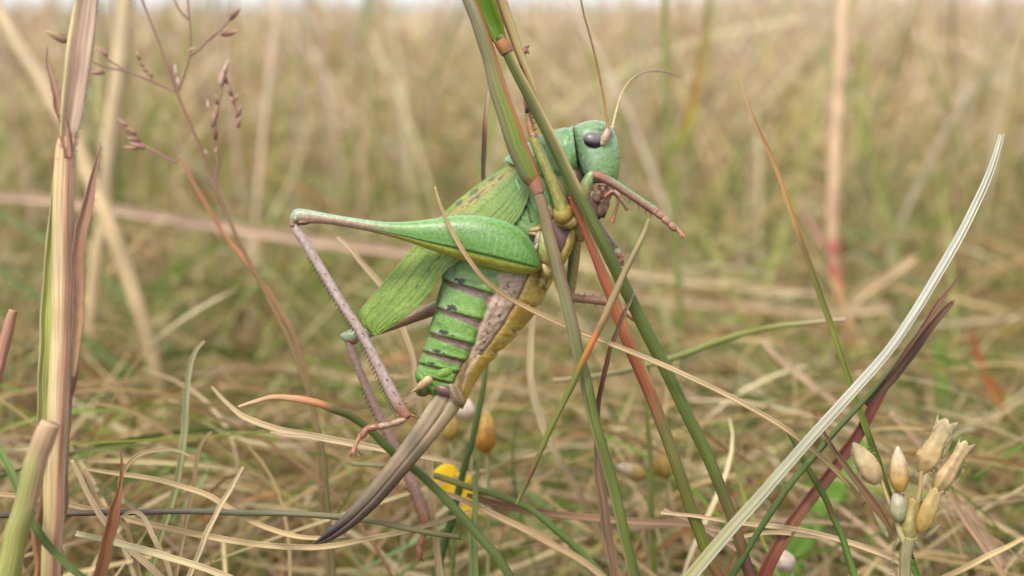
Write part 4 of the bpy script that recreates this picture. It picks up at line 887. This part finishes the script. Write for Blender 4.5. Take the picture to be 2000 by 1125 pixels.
B('grass_leaf', 'bluish green blade standing upright below the yellow petals', [(935, 890), (930, 940), (926, 1000), (925, 1060), (928, 1140)], Dz(140), [6, 10, 13, 14], [(0, (156, 176, 140)), (1, (136, 166, 128))], kind='trough')
B('grass_leaf', 'thin green-yellow blade standing between the stout stem and the rusty red one', [(1268, 700), (1264, 760), (1266, 830), (1270, 900), (1274, 980), (1276, 1060), (1278, 1140)], Dz(520), [5, 8, 10, 10, 11], [(0, (140, 156, 92)), (0.5, (160, 160, 80)), (1, (120, 150, 76))], kind='fold')
# --- left-hand hairy stalk
zo = 0.1155
O = empty('grass_stalk', P(96.0, 1140.0, zo)); tag(O, 'thick hairy straw-pink grass stalk with peeling leaf sheaths', 'grass stalk')
pm = [(172, -30), (160, 70), (148, 160), (138, 240), (126, 325)]
B('sheath', '', pm, zo, [40, 48, 46, 38, 12], [(0, (214, 182, 160)), (0.5, (206, 168, 142)), (1, (196, 154, 118))], kind='trough', side=[((226, 210, 150), -0.5, -0.9, 0, 1), ((214, 184, 160), -0.1, 0.1, 0, 1)], root=False, parent=O, wob=0.1)
hairs(O, pm, zo*0.997, [40, 48, 46, 40, 28], 110, (226, 206, 176), 11)
pc = [(134, 250), (128, 300), (124, 400), (122, 520), (119, 650), (114, 800), (108, 920), (104, 1020), (100, 1140)]
B('culm', '', pc, zo*1.004, [24, 38, 40, 40, 40, 40, 38, 36], [(0, (206, 164, 120)), (0.3, (222, 192, 146)), (0.7, (222, 194, 146)), (1, (202, 170, 120))], side=[((196, 132, 108), 0.35, 0.5, 0.05, 1), ((226, 200, 168), 0.6, 0.8, 0.05, 1), ((196, 190, 120), -0.7, -0.95, 0.2, 1)], parent=O, wob=0.15)
hairs(O, pc, zo*0.999, [24, 38, 40, 40, 40, 40, 38, 36], 240, (228, 206, 176), 9, both=False)
B('leaf', '', [(118, 290), (108, 380), (100, 470), (94, 570), (88, 670), (84, 760), (80, 830), (76, 900)], zo*1.006, [12, 20, 22, 22, 22, 20, 16, 8], [(0, (196, 184, 120)), (0.5, (182, 182, 96)), (1, (170, 170, 96))], kind='fold', side=[((222, 202, 160), -0.6, -0.9, 0, 1)], root=False, parent=O)
pl_ = [(90, 92), (98, 140), (108, 185), (118, 225), (128, 270), (132, 310)]
B('leaf_tip', '', pl_, zo*0.998, [2, 9, 13, 16, 18, 14], [(0, (190, 150, 130)), (1, (196, 142, 116))], kind='fold', root=False, parent=O)
hairs(O, pl_, zo*0.997, [2, 9, 13, 16, 18, 14], 50, (224, 206, 178), 9)
pr = [(197, 282), (188, 330), (176, 385), (162, 440), (155, 500), (152, 580), (150, 660), (142, 740)]
B('leaf', '', pr, zo*1.008, [3, 10, 18, 24, 24, 22, 18, 8], [(0, (200, 160, 132)), (0.6, (186, 138, 108)), (1, (206, 166, 126))], kind='fold', root=False, parent=O)
hairs(O, pr, zo*1.007, [3, 10, 18, 24, 24, 22, 18, 8], 80, (226, 206, 176), 8)
B('sheath', '', [(142, 640), (134, 760), (118, 860), (104, 960), (96, 1050), (90, 1140)], zo*1.02, [10, 26, 46, 54, 56, 54], [(0, (206, 150, 122)), (0.5, (196, 146, 112)), (1, (190, 140, 96))], kind='trough', parent=O)
B('cut_stalk', 'cut-off green and pink grass stem leaning before the hairy stalk', [(97, 828), (82, 870), (66, 920), (50, 980), (32, 1050), (10, 1140)], 0.110, [38, 42, 42, 42, 44, 46], [(0, (206, 170, 130)), (0.15, (176, 146, 112)), (0.4, (160, 158, 92)), (1, (160, 160, 88))], side=[((204, 164, 134), 0.1, 0.6, 0, 0.6)], cat='grass', wob=0.2)
B('cut_stalk', 'short reddish cut stem standing behind the green and pink cut one', [(26, 606), (16, 640), (4, 690), (-10, 745), (-25, 800)], 0.118, [16, 22, 22, 22], [(0, (190, 140, 112)), (1, (196, 134, 116))], cat='grass', wob=0.2)
B('dead_leaf', 'rusty orange pointed leaf standing beside the hairy stalk', [(237, 880), (235, 920), (232, 960), (222, 1005), (212, 1055), (202, 1100), (190, 1150)], 0.119, [3, 7, 12, 22, 24, 24, 22], [(0, (168, 118, 82)), (0.5, (174, 116, 76)), (1, (168, 116, 80))], kind='fold', cat='dead leaf')
B('grass_leaf', 'grey-green blade passing behind the green and pink cut stem', [(-20, 850), (0, 880), (18, 915), (36, 955), (60, 1010), (90, 1060), (140, 1110), (180, 1145)], 0.113, [10, 14, 16, 15, 14], [(0, (150, 190, 150)), (0.4, (130, 156, 112)), (1, (96, 120, 84))], kind='fold')
# --- flowering grass left of the insect
PZ = 0.150
F_ = empty('grass_panicle', P(620.0, 850.0, PZ)); tag(F_, 'wispy flowering grass with thin purple-brown stem and scattered spikelets', 'grass')
B('stem', '', [(262, -40), (285, 20), (318, 100), (345, 178), (375, 250), (405, 320), (428, 385), (462, 460), (505, 545), (545, 625), (580, 705), (610, 790), (630, 880), (640, 980)], PZ, [4, 5, 6, 7, 8, 9, 9, 10], [(0, (156, 112, 104)), (0.4, (150, 108, 84)), (0.7, (146, 118, 74)), (1, (120, 110, 70))], parent=F_, wob=0.4)
def branch(pts, tips):
    B('branch', '', pts, PZ, [4.5, 3.6, 3], (160, 116, 104), root=False, parent=F_, wob=0.5)
    for (x, y, a, L, c, t) in tips:
        ell('spikelet', F_, (x, y), PZ, L, L*0.30, a, c, tip=t, point=0.9)
PU, PW, YE, DK = (160, 104, 98), (222, 182, 166), (222, 196, 140), (120, 78, 64)
branch([(346, 180), (300, 160), (250, 140), (215, 118), (200, 100)], [(212, 110, 140, 28, PU, PW), (204, 142, 178, 34, PU, PW)])
branch([(300, 160), (285, 140), (272, 118), (268, 105)], [(274, 118, 112, 22, DK, YE), (282, 130, 150, 18, DK, YE), (290, 140, 160, 20, PU, YE), (300, 150, 150, 18, DK, PW)])
branch([(250, 140), (190, 125), (150, 95), (140, 84)], [(140, 84, 155, 58, DK, YE)])
branch([(350, 178), (362, 140), (372, 100), (370, 40), (365, -20)], [(350, 172, 100, 26, PW, (226, 206, 200)), (345, 150, 100, 26, PW, (230, 210, 206)), (368, 98, 20, 16, YE, (240, 226, 196))])
branch([(370, 40), (352, 22), (338, -10), (332, -30)], [])
branch([(405, 80), (430, 60), (450, 38), (462, 26)], [(448, 40, 48, 34, (140, 84, 72), (176, 126, 110)), (430, 68, 12, 40, (150, 88, 84), YE)])
branch([(372, 110), (390, 95), (405, 80)], [])
branch([(345, 318), (310, 300), (280, 284), (240, 250), (228, 236)], [(284, 290, 160, 34, PU, PW), (276, 276, 165, 30, DK, PW), (268, 264, 145, 34, PU, YE), (252, 250, 140, 30, PU, PW), (270, 290, 175, 30, PU, YE)])
branch([(420, 370), (424, 320), (420, 270), (424, 220), (440, 150), (445, 125)], [(420, 275, 85, 30, DK, PU), (414, 250, 80, 34, PU, PW), (424, 230, 95, 26, PU, YE), (424, 205, 95, 22, DK, PW), (430, 170, 80, 40, PW, (220, 190, 180)), (436, 145, 70, 32, PW, (226, 200, 180)), (408, 215, 100, 24, PW, (214, 190, 196)), (405, 305, 110, 16, PW, (226, 196, 190)), (420, 300, 80, 16, PW, (226, 196, 190))])
branch([(440, 150), (452, 180), (460, 215), (468, 250)], [(444, 165, 110, 26, DK, PU), (452, 190, 105, 26, DK, PW), (458, 206, 110, 24, PU, PW), (462, 232, 70, 32, DK, PW), (464, 250, 80, 30, PU, PW), (456, 200, 60, 22, PU, YE)])
B('grass_stalk', 'orange-red thin stem leaning behind the flowering grass', [(352, 305), (372, 345), (398, 392), (430, 445), (470, 500), (510, 550), (545, 600), (575, 660), (600, 740), (615, 830), (625, 940)], 0.165, [4, 7, 9, 10, 10, 10], [(0, (186, 124, 96)), (0.3, (190, 126, 88)), (0.55, (176, 128, 86)), (1, (140, 116, 74))], cat='grass')
# --- blurred single stalks behind
B('dry_stalk', 'blurred pale dry stalk leaning across behind the hairy stalk', [(-60, -60), (10, 40), (70, 140), (120, 225), (170, 330), (210, 430), (250, 545), (290, 680), (330, 860)], 0.26, [30, 30, 31, 32, 30, 28], [(0, (206, 184, 146)), (0.6, (214, 186, 140)), (1, (170, 150, 104))], cat='grass stalk')
B('dry_stalk', 'blurred pale upright dry stalk standing close beside the hairy stalk', [(250, -60), (238, 60), (225, 180), (212, 300), (200, 420), (186, 550), (176, 700), (170, 900)], 0.30, [30, 30, 28, 26, 24], [(0, (214, 190, 150)), (1, (196, 168, 122))], cat='grass stalk')
q = empty('dry_stalk', P(1600.0, 1000.0, 0.34)); tag(q, 'blurred tall tan stalk with a red joint and short side leaf', 'grass stalk')
B('culm', '', [(1652, -60), (1644, 60), (1636, 200), (1630, 340), (1626, 480), (1640, 580), (1665, 690), (1690, 800), (1700, 900)], 0.34, [24, 24, 24, 22, 20, 16, 14], [(0, (222, 190, 150)), (0.5, (214, 178, 138)), (0.56, (190, 110, 92)), (0.62, (206, 150, 100)), (1, (190, 150, 100))], parent=q, wob=0.2)
B('joint', '', [(1626, 470), (1627, 485), (1630, 500)], 0.34, [24, 26, 22], (180, 108, 90), root=False, parent=q, wob=0)
B('leaf', '', [(1560, 380), (1575, 420), (1598, 458), (1626, 486)], 0.34, [6, 12, 14, 14], [(0, (206, 170, 140)), (1, (206, 150, 130))], kind='fold', root=False, parent=q)
r_ = empty('grass_stalk', P(1330.0, 900.0, 0.30)); tag(r_, 'blurred thin green stem with one upright side leaf behind the insect face', 'grass stem')
B('culm', '', [(1298, -60), (1299, 60), (1302, 170), (1308, 290), (1314, 400), (1322, 520), (1328, 660), (1332, 820), (1336, 960)], 0.30, [11, 12, 13, 13, 14, 14], [(0, (140, 150, 92)), (0.5, (128, 146, 84)), (1, (112, 136, 72))], parent=r_, wob=0.3)
B('leaf', '', [(1392, -30), (1378, 60), (1362, 160), (1345, 230), (1322, 280), (1308, 310)], 0.30, [8, 14, 17, 17, 14, 9], [(0, (150, 146, 96)), (0.5, (180, 142, 66)), (0.75, (150, 160, 66)), (1, (130, 156, 72))], kind='fold', root=False, parent=r_)
for lb, pts, D, w, c in (
    ('blurred pink-tan straw fallen level behind the hind leg', [(-40, 380), (150, 400), (330, 425), (500, 452), (650, 475), (820, 500), (980, 530)], 0.33, [16, 20, 20, 16], (214, 180, 152)),
    ('upper of two blurred cream straws lying level behind the slanting stems', [(1060, 500), (1180, 522), (1330, 545), (1480, 562), (1570, 572)], 0.32, [14, 20, 20, 14], (222, 200, 154)),
    ('lower of two blurred cream straws lying level behind the slanting stems', [(1040, 560), (1180, 575), (1330, 590), (1480, 598), (1600, 612), (1740, 600)], 0.33, [12, 20, 22, 16], (216, 188, 148)),
    ('blurred crooked straw rising where the two cream straws end', [(1600, 640), (1650, 610), (1690, 570), (1730, 545), (1790, 500)], 0.34, [14, 20, 20, 12], (214, 184, 140)),
    ('soft pinkish straw tip slanting down towards the silvery blade', [(1488, 665), (1530, 705), (1590, 752), (1650, 800), (1700, 850)], 0.19, [8, 14, 14, 10], (218, 188, 150)),
    ('blurred bluish green blade bending down under the slender bowed green one', [(1420, 680), (1490, 720), (1540, 790), (1590, 900), (1620, 1010)], 0.28, [8, 16, 18, 16], (140, 164, 124)),
    ('blurred soft green blade standing upright behind the dark red leaf', [(1835, 660), (1842, 740), (1850, 830), (1860, 930), (1870, 1040)], 0.24, [16, 26, 28, 26], (130, 168, 96)),
    ('blurred green leaf with orange-red upper half beyond the silvery blade', [(1895, 650), (1920, 720), (1950, 780), (1985, 850), (2030, 930)], 0.24, [8, 18, 24, 24], [(0, (170, 100, 70)), (0.35, (190, 112, 66)), (0.55, (170, 140, 70)), (0.75, (120, 150, 76)), (1, (110, 146, 72))]),
    ('blurred grey-green blade leaning behind the cut reddish stem', [(-30, 400), (60, 450), (160, 510), (280, 620), (380, 740)], 0.30, [10, 14, 16, 14], (128, 150, 112)),
    ('blurred dark green blade sloping behind the hairy stalk below its grey-green neighbour', [(-40, 500), (40, 555), (110, 610), (200, 690), (320, 790)], 0.28, [10, 14, 15, 12], (112, 140, 92)),
    ('blurred straw lying behind the seed capsules', [(1740, 805), (1800, 870), (1860, 940), (1920, 1040), (1960, 1110)], 0.17, [9, 14, 16, 14], (206, 170, 138)),
    ('blurred broad green leaf low behind the split capsules', [(1840, 860), (1900, 930), (1970, 1000), (2040, 1060)], 0.23, [14, 24, 26, 20], (116, 162, 84))):
    B('grass_leaf', lb, pts, D, w, c, kind='trough', root=False)
# --- seed capsules at the lower right
KZ = Dz(-60)
K = empty('seed_capsules', P(1768.0, 1140.0, KZ)); tag(K, 'dried chickweed-like stalk with pale papery seed capsules', 'seed head')
OC, OL = (222, 188, 130), (238, 218, 176)
B('stem', '', [(1774, 1050), (1768, 1085), (1764, 1140)], KZ, [28, 22, 22], (160, 150, 104), parent=K, wob=0.4)
for pts, wd in (([(1775, 1060), (1770, 1010), (1765, 965)], [14, 11, 9]), ([(1770, 1060), (1740, 990), (1718, 930)], [10, 8, 8]), ([(1778, 1060), (1790, 1000), (1796, 960), (1800, 920)], [12, 9, 8]), ([(1780, 1062), (1805, 1010), (1822, 960)], [12, 10, 9]), ([(1768, 1062), (1752, 1020), (1742, 980)], [14, 10, 9])):
    B('branch', '', pts, KZ, wd, [(0, (190, 176, 126)), (1, (206, 176, 120))], root=False, parent=K, wob=0.3)
for i, (x, y, a, L, w, c, t, sp, z) in enumerate(((1716, 944, 122, 94, 44, (232, 200, 150), (238, 216, 176), 0, 0), (1758, 962, 93, 90, 38, (222, 176, 92), (244, 228, 206), 0, -14), (1797, 928, 63, 112, 48, OC, OL, 1, 6), (1826, 966, 58, 112, 37, (220, 188, 134), (234, 210, 164), 1, -8), (1796, 1042, 68, 90, 38, (214, 178, 102), (222, 196, 140), 1, -20), (1757, 1020, 95, 66, 34, (196, 196, 146), (222, 206, 196), 0, -6), (1774, 1062, 82, 84, 44, (196, 184, 120), (206, 182, 120), 1, 4))):
    ell('capsule', K, (x, y), KZ*(1+z/FPX), L, w, a, c, tip=t, ribs=5 if sp else 0, split=sp, point=0.62)
for i, (x, y, a, L) in enumerate(((1806, 1050, 40, 40), (1735, 1050, 120, 60), (1836, 900, 62, 56), (1780, 930, 120, 30))):
    ell('bract', K, (x, y), KZ*(1+10/FPX), L, 11, a, (206, 196, 146), tip=(220, 200, 150), rz=0.4)
kp = [(1768, 1140), (1772, 1060), (1800, 960), (1830, 880)]
hairs(K, [(1758, 1140), (1764, 1080), (1774, 1040)], KZ, [36, 34, 40], 90, (226, 214, 180), 9)
# --- small flowers behind the egg-layer
for nm, lb, ps in (('yellow_flower', 'small yellow flower half hidden behind the green stem below the egg-layer', [((862, 958), 70, 58, 55, (240, 200, 30)), ((872, 965), 40, 62, 50, (246, 212, 44)), ((898, 1005), 10, 34, 30, (238, 196, 40)), ((905, 985), 55, 40, 34, (240, 204, 50))]),):
    fl = empty(nm, P(885.0, 1000.0, Dz(420))); tag(fl, lb, 'flower')
    for c, a, L, w, col in ps: ell('petal', fl, c, Dz(420), L, w, a, col, mat=M_PETAL, rz=0.18, point=0.6)
    B('stem', '', [(890, 985), (888, 1040), (884, 1100), (880, 1150)], Dz(430), [8, 9, 9], (120, 140, 80), parent=fl)
for lb, c, a, L, w, c1, c2, z in (('amber papery bud hanging beside the slim dark stem under the tail', (948, 885), 88, 84, 44, (206, 146, 62), (222, 184, 110), 420), ('pinkish white bud beside the tail flap', (915, 820), 100, 50, 34, (240, 216, 196), (250, 236, 226), 420), ('dull ochre bud behind the base of the egg-layer', (880, 860), 92, 60, 34, (206, 176, 92), (200, 176, 110), 460), ('white and yellow bud lying between the stout stem and the rusty red one', (1262, 930), 160, 62, 34, (226, 184, 92), (244, 232, 220), 560), ('ochre bud behind the rusty red stem', (1300, 935), 95, 66, 44, (206, 170, 92), (206, 172, 102), 640), ('pale pinkish bud low beside the dark red leaf foot', (1545, 1115), 120, 50, 40, (236, 220, 206), (226, 190, 170), 300)):
    e = empty('flower_bud', P(float(c[0]), float(c[1]), Dz(z))); tag(e, lb, 'bud')
    ell('bud_husk', e, c, Dz(z), L, w, a, c1, tip=c2, ribs=5, point=0.75)
    B('stem', '', [(c[0], c[1]-4), (c[0]+4, c[1]+30), (c[0]+6, c[1]+90), (c[0]+5, c[1]+180)], Dz(z+4), [7, 6, 7], (176, 170, 118), parent=e)

for i, pts in enumerate(([(1708, 940), (1690, 900), (1676, 868)], [(1800, 925), (1822, 880), (1846, 836)], [(1832, 962), (1858, 916), (1884, 876)])):
    hairs(K, pts, KZ*0.996, [30, 46, 26], 60, (236, 222, 186), 7)
